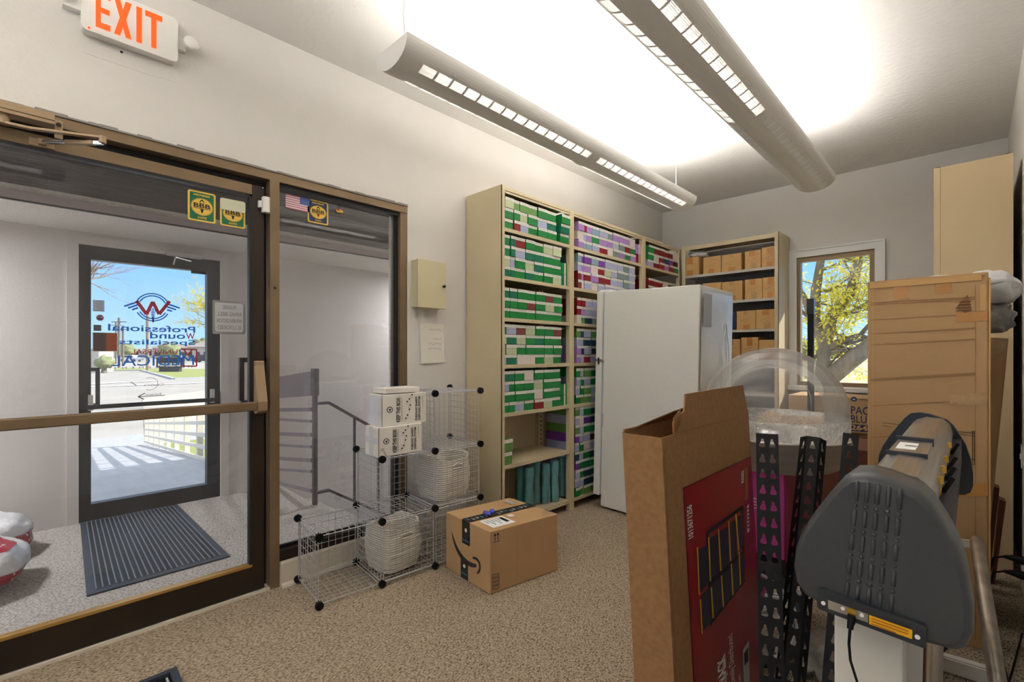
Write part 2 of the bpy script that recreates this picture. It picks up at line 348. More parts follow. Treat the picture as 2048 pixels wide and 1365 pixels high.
class Dec:
    'flat printing on a rectangle: O origin, U and V full edge vectors'
    def __init__(s, O, U, V, N, mb=None): s.O, s.U, s.V, s.N = Vector(O), Vector(U), Vector(V), Vector(N).normalized(); s.mb = mb or MB(); s.asp = s.U.length/s.V.length
    def P(s, x, y, l): return s.O+s.U*x+s.V*y+s.N*(.0008+.0005*l)
    def poly(s, pts, m, l=0): s.mb.add([s.P(x, y, l) for x, y in pts], [tuple(range(len(pts)))], m); return s
    def rect(s, x0, y0, x1, y1, m, l=0): return s.poly([(x0, y0), (x1, y0), (x1, y1), (x0, y1)], m, l)
    def rrect(s, x0, y0, x1, y1, r, m, l=0):
        pts = []; ry = r*s.asp
        for cx, cy, a in ((x1-r, y0+ry, -90), (x1-r, y1-ry, 0), (x0+r, y1-ry, 90), (x0+r, y0+ry, 180)):
            for k in range(5): t = math.radians(a+k*22.5); pts.append((cx+r*math.cos(t), cy+ry*math.sin(t)))
        return s.poly(pts, m, l)
    def ell(s, cx, cy, rx, ry, m, l=0, n=28): return s.poly([(cx+rx*math.cos(6.2832*k/n), cy+ry*math.sin(6.2832*k/n)) for k in range(n)], m, l)
    def arc(s, cx, cy, rx, ry, w, a0, a1, m, l=0, n=24):
        for k in range(n):
            t0 = math.radians(a0+(a1-a0)*k/n); t1 = math.radians(a0+(a1-a0)*(k+1)/n); q_ = 1-w/rx
            s.poly([(cx+rx*math.cos(t0), cy+ry*math.sin(t0)), (cx+rx*math.cos(t1), cy+ry*math.sin(t1)), (cx+rx*q_*math.cos(t1), cy+ry*q_*math.sin(t1)), (cx+rx*q_*math.cos(t0), cy+ry*q_*math.sin(t0))], m, l)
        return s
    def line(s, pts, w, m, l=0):
        for (ax, ay), (bx, by) in zip(pts, pts[1:]):
            dx, dy = (bx-ax)*s.asp, by-ay; L_ = math.hypot(dx, dy) or 1; nx, ny = -dy/L_*w/2/s.asp, dx/L_*w/2
            s.poly([(ax+nx, ay+ny), (bx+nx, by+ny), (bx-nx, by-ny), (ax-nx, ay-ny)], m, l)
        return s
    def text(s, body, x0, y0, x1, y1, m, l=1, bold=.01, rot=0, flip=False):
        vs, fs = textgeo(body, bold); out = []
        for a, b in vs:
            if flip: a = 1-a
            if rot == 90: a, b = 1-b, a       # reads upwards
            if rot == -90: a, b = b, 1-a
            out.append(s.P(x0+(x1-x0)*a, y0+(y1-y0)*b, l))
        s.mb.add(out, fs, m); return s
    def done(s, name, parent=None, **k): return build(s.mb, name, parent, **k)
# ------------------------------------------------------------------ room shell
L_, XR, CE, YB = 5.113, 2.743, 2.805, -2.7
DY0, M0, M1, SY1, HZ = -.26, .874, .920, 1.688, 2.118
def S(mb, name, **k): return build(mb, name, kind='structure', **k)
S(MB().box((0, YB, -.1), (XR, L_, 0), 'carpet'), 'floor')
S(MB().box((-.12, YB, CE), (XR+.1, L_+.15, CE+.15), 'ceiling'), 'ceiling')
S(MB().box((-.12, YB, 0), (0, DY0, CE), 'wall').box((-.12, SY1, 0), (0, L_+.15, CE), 'wall').box((-.12, DY0, HZ), (0, SY1, CE), 'wall').box((-.12, M1, 0), (-.004, SY1, .125), 'cream_base'), 'wall_left')
wx0, wx1, wz0, wz1 = 1.358, 1.949, .895, 2.096
S(MB().box((0, L_, 0), (wx0, L_+.15, CE), 'wall').box((wx1, L_, 0), (XR+.1, L_+.15, CE), 'wall').box((wx0, L_, 0), (wx1, L_+.15, wz0), 'wall').box((wx0, L_, wz1), (wx1, L_+.15, CE), 'wall'), 'wall_back')
S(MB().box((XR, YB, 0), (XR+.1, L_, CE), 'wall'), 'wall_right')
S(MB().box((0, YB-.1, 0), (.5, YB, CE), 'wall').box((2.2, YB-.1, 0), (XR, YB, CE), 'wall').box((.5, YB-.1, 0), (2.2, YB, .8), 'wall').box((.5, YB-.1, 2.2), (2.2, YB, CE), 'wall'), 'wall_rear')
S(MB().box((0, SY1+.02, 0), (.012, 2.2, .11), 'cream_base'), 'baseboard_left')
S(MB().box((1.32, L_-.012, 0), (XR, L_, .1), 'white_trim'), 'baseboard_back')
S(MB().box((XR-.012, .6, 0), (XR, 3.6, .1), 'white_trim'), 'baseboard_right')
b = MB(); P_ = [(0, 0), (.034, 0), (.03, .012), (.017, .02), (.015, .118), (.009, .128), (0, .128)]
b.prism(P_, lambda a, z, c: Vector((a, c, z)), M1+.003, SY1, 'cream_base')
S(b, 'baseboard_sidelight')
# back window
w = thing('window_1', None, None, ((wx0+wx1)/2, L_, wz0), kind='structure')
fr = MB(); ft = .05
for a, c in (((wx0, wz0+.035), (wx0+ft*.55, wz1-ft*.8)), ((wx1-ft*.75, wz0+.035), (wx1, wz1-ft*.8)), ((wx0, wz1-ft*.8), (wx1, wz1)), ((wx0, wz0), (wx1, wz0+.035))):
    fr.box((a[0], L_+.005, a[1]), (c[0], L_+.075, c[1]), 'bronze')
build(fr, 'window_frame', w)
build(MB().box((wx0+.028, L_+.04, wz0+.036), (wx1-.038, L_+.046, wz1-.041), 'glass_window'), 'pane', w)
tr = MB(); tw = .072
for a, c, d in (((wx0-tw+.014, wz0-.004), (wx0, wz1), .02), ((wx1, wz0-.004), (wx1+tw-.014, wz1), .02), ((wx0-tw+.014, wz1), (wx1+tw-.014, wz1+tw-.014), .02), ((wx0-tw, wz0-.004), (wx0-tw+.014, wz1+tw-.014), .03), ((wx1+tw-.014, wz0-.004), (wx1+tw, wz1+tw-.014), .03), ((wx0-tw, wz1+tw-.014), (wx1+tw, wz1+tw), .03)):
    tr.box((a[0], L_-d, a[1]), (c[0], L_, c[1]), 'white_trim')
build(tr, 'casing', w)
build(MB().box((wx0-tw-.02, L_-.075, wz0-.045), (wx1+tw+.02, L_+.03, wz0-.004), 'white_trim'), 'window_sill', w, bevel=.004)
# rear window, unseen, lets daylight in behind the camera
w = thing('window_2', None, None, (1.35, YB, .8), kind='structure')
fr = MB()
for a, c in (((.5, .8), (.55, 2.2)), ((2.15, .8), (2.2, 2.2)), ((.5, 2.15), (2.2, 2.2)), ((.5, .8), (2.2, .85))): fr.box((a[0], YB-.08, a[1]), (c[0], YB-.01, c[1]), 'bronze')
build(fr, 'window_frame', w)
# ------------------------------------------------------------------ storefront: frame, sidelight, door
t1 = thing('trim_1', None, None, (0, (DY0+SY1)/2, 0), kind='structure')
fr = MB().box((-.11, DY0, HZ-.042), (0, SY1, HZ), 'bronze'); build(fr, 'door_header', t1)
build(MB().box((-.11, M0, 0), (0, M1, HZ-.042), 'bronze').tube([(-.0, (M0+M1)/2, 1.53), (.001, (M0+M1)/2, 1.53)], .007, 'ink', 12), 'mullion', t1)
build(MB().box((-.11, DY0, 0), (0, DY0+.045, HZ-.042), 'bronze'), 'door_jamb', t1)
build(MB().box((-.11, DY0, HZ-.075), (-.06, M0, HZ-.042), 'black_frame').box((-.11, M0-.018, 0), (-.066, M0, HZ-.05), 'black_frame'), 'door_stop', t1)
build(MB().box((-.14, DY0, 0), (-.0, M0, .012), 'cream_base'), 'threshold', t1)
cr = MB(); rnd = random.Random(4); yy = DY0
while yy < SY1:
    y2 = min(yy+rnd.uniform(.02, .07), SY1); cr.box((0, yy, HZ), (.006, y2, HZ+rnd.uniform(.006, .014)), 'ink_grey'); yy = y2
build(cr, 'torn_wall_edge', t1)
w = thing('window_3', None, None, (0, (M1+SY1)/2, .125), kind='structure')
build(MB().box((-.10, SY1-.05, .125), (-.004, SY1, HZ-.042), 'bronze'), 'jamb', w)
build(MB().box((-.10, M1, .125), (-.004, SY1-.05, .178), 'bronze_dark'), 'sill_frame', w)
build(MB().box((-.058, M1, .178), (-.054, SY1-.05, HZ-.06), 'glass_sidelight'), 'pane', w)
g = MB().box((-.075, M1, HZ-.062), (-.02, SY1-.05, HZ-.042), 'black_frame').box((-.07, SY1-.062, .178), (-.03, SY1-.05, HZ-.05), 'black_frame').box((-.08, SY1-.085, .178), (-.062, SY1-.062, HZ-.05), 'steel').box((-.07, M1, .178), (-.05, SY1-.05, .19), 'black_frame')
build(g, 'glazing_bead', w)
d = thing('door_1', None, None, (-.03, DY0+.05, 0), kind='structure')
DXF, DXB = -.014, -.058
lf = MB(); gy0, gy1, gz0, gz1 = -.11, .795, .150, 1.985
lf.box((DXB, DY0+.048, .015), (DXF, gy0, 2.035), 'bronze_dark').box((DXB, gy1, .015), (DXF, M0-.022, 2.035), 'bronze_dark')
lf.box((DXB, gy0, gz1), (DXF, gy1, 2.035), 'bronze').box((DXB, gy0, .015), (DXF, gy1, gz0-.012), 'bronze_dark')
build(lf, 'door_frame', d, bevel=.002)
build(MB().box((-.05, gy0, gz0-.012), (DXF+.003, gy1, gz0), 'gold'), 'lower_bead', d, label='brass coloured glazing bead on the bottom rail')
build(MB().box((-.046, gy0, gz1-.012), (DXF, gy1, gz1), 'black_frame').box((-.046, gy1-.012, gz0), (DXF, gy1, gz1), 'black_frame'), 'glazing_bead', d)
build(MB().box((-.040, gy0, gz0), (-.035, gy1-.006, gz1-.006), 'glass'), 'pane', d)
bar = MB().box((.03, -.16, .918), (.058, .80, .962), 'bronze')
build(bar, 'push_bar', d, bevel=.006)
lt = MB().box((DXF, .800, .90), (.012, .845, 1.16), 'closer_bronze')
lt.prism([(.012, 1.14), (.05, 1.0), (.062, .96), (.06, .915), (.03, .9), (.012, .9)], lambda a, z, c: Vector((a, c, z)), .798, .842, 'closer_bronze')
build(lt, 'latch_housing', d, bevel=.005)
hd = MB(); zt, zb = 1.168, .955
p1 = W(481, 722, 0, -.15); yh = p1.y
hd.box((-.155, yh-.01, .955), (-.13, yh+.012, 1.175), 'black_frame').box((-.155, yh, 1.15), (-.13, yh+.10, 1.175), 'black_frame').box((-.155, yh, .93), (-.13, yh+.10, .955), 'black_frame')
hd.box((-.13, yh+.07, 1.15), (-.058, yh+.10, 1.175), 'black_frame').box((-.13, yh+.07, .93), (-.058, yh+.10, .955), 'black_frame')
build(hd, 'pull_handle', d)
for a, zz in ((.8, 2.0), (.8, 1.945)): pass
build(MB().tube([(DXF, .822, 2.0), (DXF+.001, .822, 2.0)], .004, 'ink').tube([(DXF, .822, 1.96), (DXF+.001, .822, 1.96)], .004, 'ink').tube([(DXF, .845, 2.03), (DXF+.001, .845, 2.03)], .003, 'chrome'), 'screw', d)
# door closer
c = thing('door_closer', 'bronze door closer with folded arm above the glass storefront door', 'door closer', (.03, 0, 2.05))
bd = MB().box((.004, -.20, 2.062), (.062, .088, 2.104), 'closer_bronze').box((.062, -.20, 2.075), (.064, .088, 2.077), 'bronze_dark')
build(bd, 'housing', c, bevel=.003)
build(MB().box((0, .088, 2.03), (.01, .112, 2.10), 'closer_bronze').tube([(.01, .100, 2.083), (.013, .100, 2.083)], .008, 'bronze_dark', 12).tube([(.01, .100, 2.055), (.013, .100, 2.055)], .008, 'bronze_dark', 12), 'mounting_plate', c)
pv = Vector((.034, -.045, 2.04)); el = W(205, 276, 0, .15); bk = W(84, 284, 0, DXF+.02)
build(MB().cyl(pv+Vector((0, 0, .03)), pv-Vector((0, 0, .012)), .017, 'closer_bronze', 20), 'pivot', c)
build(MB().bar(pv-Vector((0, 0, .008)), pv+(el-pv)*.25-Vector((0, 0, .012)), .026, .008, 'closer_bronze').bar(pv+(el-pv)*.25-Vector((0, 0, .012)), el, .022, .008, 'closer_bronze').cyl(el+Vector((0, 0, .006)), el-Vector((0, 0, .02)), .012, 'closer_bronze'), 'upper_arm', c)
e2 = el-Vector((0, 0, .02))
build(MB().bar(e2, bk, .012, .012, 'chrome').bar(e2+(bk-e2)*.15, e2+(bk-e2)*.6, .018, .014, 'closer_bronze'), 'lower_arm', c, label='bright steel lower arm')
build(MB().box((DXF, bk.y-.035, bk.z-.015), (DXF+.008, bk.y+.035, bk.z+.012), 'closer_bronze').box((DXF, bk.y-.01, bk.z-.01), (DXF+.028, bk.y+.012, bk.z+.01), 'closer_bronze'), 'foot', c)
# sensor
s = thing('contact_sensor', 'small white plastic door contact sensor on the door corner', 'sensor', (.0, .85, 1.90))
build(MB().prism([(.836, .012), (.842, .022), (.862, .022), (.870, .012), (.870, -.01), (.836, -.01)], lambda a, x, c: Vector((x, a, c)), 1.903, 1.98, 'white_plastic'), 'transmitter', s, bevel=.002)
build(MB().box((DXF, .820, 1.925), (.004, .835, 1.96), 'white_plastic'), 'magnet', s, bevel=.002)
# stickers on the inside of the glass
def yz(px, py, x):
    v = W(px, py, 0, x); return v.y, v.z
def bbb(name, label, x, y0, z0, y1, z1, ground, year, cover=False, top=''):
    D = Dec((x, y0, z0), (0, y1-y0, 0), (0, 0, z1-z0), (1, 0, 0))
    D.rrect(0, 0, 1, 1, .09, 'decal_yellow', 0).rrect(.07, .055, .93, .945, .05, ground, 1)
    D.ell(.5, .49, .40, .29, 'decal_yellow', 2).arc(.5, .49, .385, .28, .012, 0, 360, 'ink', 3, 36)
    D.text('BBB', .2, .46, .8, .60, 'ink', 4, .02).rect(.18, .425, .82, .44, 'ink', 4).poly([(.44, .415), (.56, .415), (.52, .29), (.48, .29)], 'ink' if ground == 'decal_green' else 'decal_red', 4)
    D.arc(.5, .64, .085, .055, .02, 0, 360, 'ink', 4, 14).poly([(.40, .66), (.5, .745), (.6, .66), (.5, .70)], 'ink', 4)
    D.text(year, .33, .095, .67, .165, 'decal_yellow', 4, .02)
    if top: D.text(top, .2, .835, .8, .90, 'decal_yellow', 4, .02)
    if cover: D.rrect(0, .60, 1, 1.03, .09, 'decal_cream', 6)
    D.done(name, label=label, cat='sticker')
bbb('membership_sticker', 'green and yellow member sticker, upper left one on the door glass', -.034, .530, 1.812, .642, 1.952, 'decal_green', '2005', top='MEMBER')
bbb('membership_sticker', 'green and yellow sticker with cream patch, in the door glass corner', -.034, .660, 1.812, .770, 1.940, 'decal_green', '2002', cover=True)
bbb('membership_sticker', 'navy and yellow member sticker hanging on the sidelight glass', -.052, 1.085, 1.915, 1.20, 2.042, 'decal_navy', '2006', top='MEMBER')
y0, z0 = yz(571, 412, -.052); y1, z1 = yz(621, 393, -.052)
D = Dec((-.052, y0, 1.966), (0, y1-y0, 0), (0, 0, .075), (1, 0, 0))
for k in range(13): D.rect(0, k/13, 1, (k+1)/13, 'flag_red' if k % 2 == 0 else 'flag_white', 0)
D.rect(.57, 6/13, 1, 1, 'flag_blue', 1)
for r in range(9):
    for q_ in range(6 if r % 2 == 0 else 5):
        D.ell(.57+.43*((q_+.6+(.5 if r % 2 else 0))/6.2), 6/13+(r+.5)/9*7/13, .012, .016, 'flag_white', 2, 5)
D.done('flag_sticker', label='faded flag sticker beside the navy member sticker on the sidelight', cat='sticker')
y0, _ = yz(425, 636, -.034); y1, _ = yz(491, 636, -.034); _, z1 = yz(458, 602, -.034); _, z0 = yz(458, 669, -.034)
D = Dec((-.036, y1, z0), (0, y0-y1, 0), (0, 0, z1-z0), (1, 0, 0))
D.rrect(0, 0, 1, 1, .05, 'decal_grey', 0).rrect(.04, .04, .96, .96, .07, 'ink_grey', 1).rrect(.07, .07, .93, .93, .06, 'decal_grey', 2)
for k, tx in enumerate(('PLEASE', 'RING BELL', 'WHEN DOOR', 'IS LOCKED')):
    wv = (.22, .42, .44, .40)[k]; D.text(tx, .5-wv*.9, .74-k*.2, .5+wv*.9, .86-k*.2, 'ink_grey', 3, .03)
D.done('bell_notice', label='square grey notice about the bell, seen from behind on the door glass', cat='sign')
o_ = MB(); p = Vector((-.045, 1.262, 2.02)); o_.tube([(-.045, 1.262, 2.05), p], .0015, 'ink')
o_.blob(p-Vector((0, 0, .012)), (.008, .022, .012), 'decal_yellow', 3, .2, 10, 6); o_.blob(p-Vector((0, .008, .006)), (.01, .01, .009), 'decal_red', 4, .2, 8, 6)
build(o_, 'hanging_ornament', label='tiny red and yellow ornament hanging inside the sidelight top', cat='ornament')
# ------------------------------------------------------------------ vestibule
VX, VC, VN = -1.95, 2.053, -1.25
LE = 1.625
S(MB().box((VX, -1.7, -.1), (-.14, LE, 0), 'carpet_vest'), 'floor_vestibule')
st = MB()
for k in range(8): st.box((VX, LE+.28*k, -.17*(k+1)-.1), (-.14, LE+.28*(k+1), -.17*(k+1)), 'carpet_vest')
st.box((VX, LE+2.24, -1.5), (-.14, 6.2, -1.36), 'carpet_vest'); S(st, 'floor_stairs')
S(MB().box((VX-.02, LE-.05, -1.6), (-.14, LE-.003, -.1), 'wall_vest'), 'wall_stair_riser')
S(MB().box((VX, -1.7, VC), (VN, 6.2, VC+.08), 'stucco').box((VN, -1.7, CE-.05), (-.12, 6.2, CE), 'stucco'), 'ceiling_vestibule')
S(MB().box((VN-.02, -1.7, VC+.08), (VN, 6.2, CE-.05), 'siding'), 'wall_siding')
S(MB().box((VN-.0, -1.7, VC-.004), (VN+.014, 6.2, VC+.045), 'fascia').box((VN-.001, -1.7, VC-.012), (VN+.016, 6.2, VC-.004), 'ink'), 'trim_2')
oy0, oy1, oz1 = .278, 1.154, 1.965
S(MB().box((VX-.12, -3, -1.6), (VX, oy0, CE+.3), 'wall_vest').box((VX-.12, oy1, -1.6), (VX, 6.3, CE+.3), 'wall_vest').box((VX-.12, oy0, oz1), (VX, oy1, CE+.3), 'wall_vest').box((VX-.12, oy0, -.3), (VX, oy1, 0), 'wall_vest'), 'wall_vestibule')
S(MB().box((-.14, LE, -1.6), (-.121, 6.3, -.001), 'wall_vest').box((-.12, L_+.151, -1.6), (-.02, 6.3, CE+.15), 'wall_vest'), 'wall_stair_side')
S(MB().box((VX, -1.8, -.1), (-.12, -1.7, CE), 'wall_vest'), 'wall_vestibule_near')
S(MB().box((VX, 6.2, -1.6), (-.12, 6.3, CE), 'wall_vest'), 'wall_vestibule_far')
tv = MB()
for a, c in (((oy0-.062, 0), (oy0, oz1+.062)), ((oy1, 0), (oy1+.058, oz1+.062)), ((oy0, oz1), (oy1, oz1+.062))): tv.box((VX, a[0], a[1]), (VX+.014, c[0], c[1]), 'white_trim' if 0 else 'wall_vest')
S(tv, 'trim_3')
d = thing('door_2', None, None, (VX, oy0, 0), kind='structure')
fy0, fy1, gz0_, gz1_ = .345, 1.062, .118, 1.868
fr = MB().box((VX-.09, oy0, 0), (VX-.015, fy0, oz1), 'black_frame').box((VX-.09, fy1, 0), (VX-.015, oy1, oz1), 'black_frame').box((VX-.09, fy0, gz1_), (VX-.015, fy1, oz1), 'black_frame').box((VX-.09, fy0, 0), (VX-.015, fy1, gz0_), 'black_frame')
build(fr, 'door_frame', d, bevel=.002)
build(MB().box((VX-.06, fy0, gz0_), (VX-.055, fy1, gz1_), 'glass'), 'pane', d)
build(MB().box((VX+.02, oy0+.045, .80), (VX+.045, oy1-.04, .83), 'black_frame').box((VX-.015, oy0+.05, .79), (VX+.03, oy0+.075, .90), 'steel').box((VX-.015, oy1-.075, .79), (VX+.03, oy1-.05, .90), 'steel'), 'push_bar', d)
y_, z_ = yz(191, 755, VX-.15)
build(MB().box((VX-.17, y_-.0, .80), (VX-.145, y_+.025, 1.09), 'black_frame').box((VX-.17, y_-.06, 1.065), (VX-.145, y_, 1.09), 'black_frame').box((VX-.17, y_-.06, .80), (VX-.145, y_, .825), 'black_frame').box((VX-.145, y_-.06, 1.065), (VX-.09, y_-.035, 1.09), 'black_frame').box((VX-.145, y_-.06, .80), (VX-.09, y_-.035, .825), 'black_frame'), 'pull_handle', d)
c = thing('door_closer', 'silver door closer above the outer glass door', 'door closer', (VX+.02, .9, 1.93))
ya, za = yz(331, 508, VX+.03); yb, zb = yz(401, 517, VX+.03)
build(MB().box((VX+.003, ya, za-.018), (VX+.06, yb, za+.022), 'chrome'), 'housing', c, bevel=.004)
build(MB().bar((VX+.04, ya+.06, za-.02), (VX+.02, ya+.05, za-.075), .012, .008, 'chrome').bar((VX+.04, ya+.07, za-.02), (VX+.12, ya+.15, za-.05), .014, .008, 'chrome'), 'arm', c)
# film lettering on the outer glass, reversed as seen from inside
gx = VX-.052
D = Dec((gx, fy1, gz0_), (0, fy0-fy1, 0), (0, 0, gz1_-gz0_), (1, 0, 0))
def dl(px, py):
    y, z = yz(px, py, gx); return (fy1-y)/(fy1-fy0), (z-gz0_)/(gz1_-gz0_)
def dtext(tx, pl, pr, ptop, pbot, m, bold=.012):
    x1, _ = dl(pl, 700); x0, _ = dl(pr, 700); pm = (pl+pr)/2; _, zt = dl(pm, ptop); _, zb = dl(pm, pbot); D.text(tx, x0, zb, x1, zt, m, 2, bold)
dtext('Professional', 216, 390.5, 651, 664, 'film_blue', .015); dtext('W', 372, 389.5, 667, 679, 'film_red', .015); dtext('ound', 300, 370.5, 665, 678, 'film_blue', .015)
dtext('Specialists', 238, 390.5, 679.5, 693, 'film_blue', .015); dtext('UNIVERSAL', 262, 355, 699, 709, 'film_red', 0); dtext('MEDICAL', 222, 388, 711, 732, 'film_blue', .0)
dtext('M  A  N  A  G  E  M  E  N  T', 226, 384, 733.5, 737, 'ink_grey', 0); dtext('Couture', 288, 327, 767, 772, 'ink_grey', 0); dtext('Entrance', 291, 322, 787, 791, 'ink_grey', 0)
def dline(pts, w, m): D.line([dl(*p) for p in pts], w, m, 2)
dline([(362, 699), (393, 699.5), (393, 733), (361, 732.5)], .006, 'film_red'); dline([(368, 700), (376, 711), (384, 700)], .006, 'film_red'); dline([(360, 699), (360, 727)], .005, 'film_blue')
cx_, cy_ = dl(305.5, 615)
for rr in (.152, .128): D.arc(cx_, cy_, rr, rr*.72/1.75*1.0, .012, 25, 155, 'film_blue', 2)
for rr in (.152, .128): D.arc(cx_, cy_, rr, rr*.72/1.75*1.0, .012, 205, 335, 'film_blue', 2)
for a_, b__, l_w in (((273, 602), (293, 629), 2), ((293, 629), (305.5, 604), 3), ((305.5, 604), (318, 629), 4), ((318, 629), (339, 603), 5)): D.line([dl(*a_), dl(*b__)], .013, 'film_red', l_w)
for k in range(3):
    dline([(248+k*8, 613+k*3.5), (276, 604+k*6)], .007, 'film_blue'); dline([(360-k*8, 617+k*3), (334, 608+k*6)], .007, 'film_blue')
dline([(306, 616), (306, 646)], .003, 'film_blue')
for k in range(5): x_, y2_ = dl(306, 622+k*5); D.arc(x_, y2_, .022-.003*k, .007, .006, 0, 360, 'film_blue', 2, 10)
x_, y2_ = dl(300, 768); D.arc(x_, y2_, .07, .028, .004, 60, 300, 'ink_grey', 2)
dline([(330, 791), (276, 794)], .003, 'ink_grey'); dline([(290, 787), (276, 794), (288, 799)], .004, 'ink_grey')
dline([(261, 764), (273, 772)], .003, 'ink_grey')
x1, z1 = dl(185.5, 600); x0, z0 = dl(209, 624); D.rect(x0, z0, x1, z1, 'film_grey', 1)
for k in range(9): D.rect(x0+.01, z0+(k+.4)/9*(z1-z0), x1-.01-.03*(k % 3)/3, z0+(k+.75)/9*(z1-z0), 'ink_grey', 2)
x_, y2_ = dl(200, 636); D.ell(x_, y2_, .031, .0135, 'film_cream', 1).ell(x_, y2_, .027, .0115, 'film_red', 2).poly([(x_-.02, y2_), (x_+.02, y2_+.003), (x_+.012, y2_-.009), (x_-.01, y2_-.009)], 'decal_navy', 3).line([(x_-.02, y2_+.004), (x_, y2_-.001), (x_+.022, y2_+.005)], .004, 'flag_white', 3)
x1, z1 = dl(187, 650); x0, z0 = dl(202.5, 662.5); D.rect(x0, z0, x1, z1, 'far_dark', 1)
x1, z1 = dl(185, 665); x0, z0 = dl(235.5, 703.5); D.rect(x0, z0, x1, z1, 'film_cream', 1)
xm, _ = dl(212, 690); D.rect(xm, z0+.0015, x1-.006, z1-.0015, 'film_brown', 2).rect(x0+.006, z0+.0015, xm, z1-.0015, 'film_orange', 2)
x1, z1 = dl(382, 541); x0, z0 = dl(413, 550); D.rect(x0, z0, x1, z1, 'ink', 1)
D.done('lettering', d)
# wall blemishes by the outer door
mt = thing('entrance_mat', 'dark ribbed rubber mat in front of the outer glass door', 'mat', (-1.25, .55, 0))
ma, mb_, mc, md_ = Vector((-1.935, .285, 0)), Vector((-1.935, .850, 0)), Vector((-.578, .851, 0)), Vector((-.572, .222, 0))
def mp_(s_, t_, z): p = (ma*(1-t_)+mb_*t_)*(1-s_)+(md_*(1-t_)+mc*t_)*s_; return Vector((p.x, p.y, z))
m_ = MB(); m_.add([mp_(0, 0, .001), mp_(1, 0, .001), mp_(1, 1, .001), mp_(0, 1, .001), mp_(0, 0, .008), mp_(1, 0, .008), mp_(1, 1, .008), mp_(0, 1, .008)], [(0, 3, 2, 1), (4, 5, 6, 7), (0, 1, 5, 4), (1, 2, 6, 5), (2, 3, 7, 6), (3, 0, 4, 7)], 'rubber')
build(m_, 'base_sheet', mt)
m_ = MB()
for k in range(22):
    t_ = .06+.88*k/21; m_.add([mp_(.01, t_-.004, .009), mp_(.97, t_-.004, .009), mp_(.97, t_+.004, .009), mp_(.01, t_+.004, .009), mp_(.01, t_-.004, .0125), mp_(.97, t_-.004, .0125), mp_(.97, t_+.004, .0125), mp_(.01, t_+.004, .0125)], [(0, 3, 2, 1), (4, 5, 6, 7), (0, 1, 5, 4), (1, 2, 6, 5), (2, 3, 7, 6), (3, 0, 4, 7)], 'rubber_rib')
build(m_, 'ribs', mt)
m_ = MB()
for k in range(21):
    for j in range(64):
        t0, t1_ = .06+.88*k/21+.008, .06+.88*(k+1)/21-.008; s0 = .02+.95*j/64; s1 = s0+.95/64*.55
        m_.add([mp_(s0, t0, .0087), mp_(s1, t0, .0087), mp_(s1, t1_, .0087), mp_(s0, t1_, .0087)], [(0, 1, 2, 3)], 'rubber_hole')
build(m_, 'slots', mt, kind='stuff')
# metal slat rail and stair rail at the landing edge
r = thing('slat_railing', 'grey metal slat railing with broad top board at the landing edge', 'railing', (-1.55, 1.64, 0))
FX0, FX1, FY = -1.94, -1.177, 1.61
build(MB().prism([(FX0, .79), (FX1, .861), (FX1, 1.057), (FX0, .98)], lambda a, z, c: Vector((a, c, z)), FY-.02, FY+.02, 'rail_silver'), 'top_board', r, bevel=.003)
for zl, zr, wd in ((.685, .751, .03), (.60, .656, .022), (.47, .549, .03), (.37, .454, .022), (.25, .347, .03), (.15, .259, .022), (.03, .104, .03)):
    build(MB().bar((FX0, FY, zl), (FX1-.01, FY, zr), .02, wd, 'rail_silver').bar((FX1-.05, FY, zr), (FX1, FY, zr+.003), .024, wd*.9, 'rail_metal'), 'slat', r)
build(MB().box((FX1-.015, FY-.018, 0), (FX1+.018, FY+.018, .86), 'rail_metal').box((FX1-.03, FY-.022, .86), (FX1+.035, FY+.022, 1.075), 'rail_metal'), 'post', r, bevel=.006)
r = thing('stair_handrail', 'dark iron handrail with balusters descending the stairs beyond the landing', 'railing', (-1.1, 2.1, -.5))
sy = FY; hx = FX1+.03
top = [(hx, sy, .80), (hx, sy+.10, .80), (hx, sy+1.5, -.08)]; bot = [(hx, sy, .10), (hx, sy+.10, .10), (hx, sy+1.5, -.78)]
for i in (0, 1):
    build(MB().bar(top[i], top[i+1], .03, .02, 'rail_metal'), 'top_rail', r); build(MB().bar(bot[i], bot[i+1], .03, .02, 'rail_metal'), 'bottom_rail', r)
for k in range(1, 7):
    yk = sy+.1+.22*k; build(MB().bar((hx, yk, .80-.88/1.4*(yk-sy-.1)), (hx, yk, .10-.88/1.4*(yk-sy-.1)), .016, .016, 'rail_metal', up=(1, 0, 0)), 'baluster', r)
build(MB().bar((hx, sy+1.5, -.1), (hx, sy+1.5, -1.0), .03, .03, 'rail_metal', up=(1, 0, 0)), 'newel_post', r)
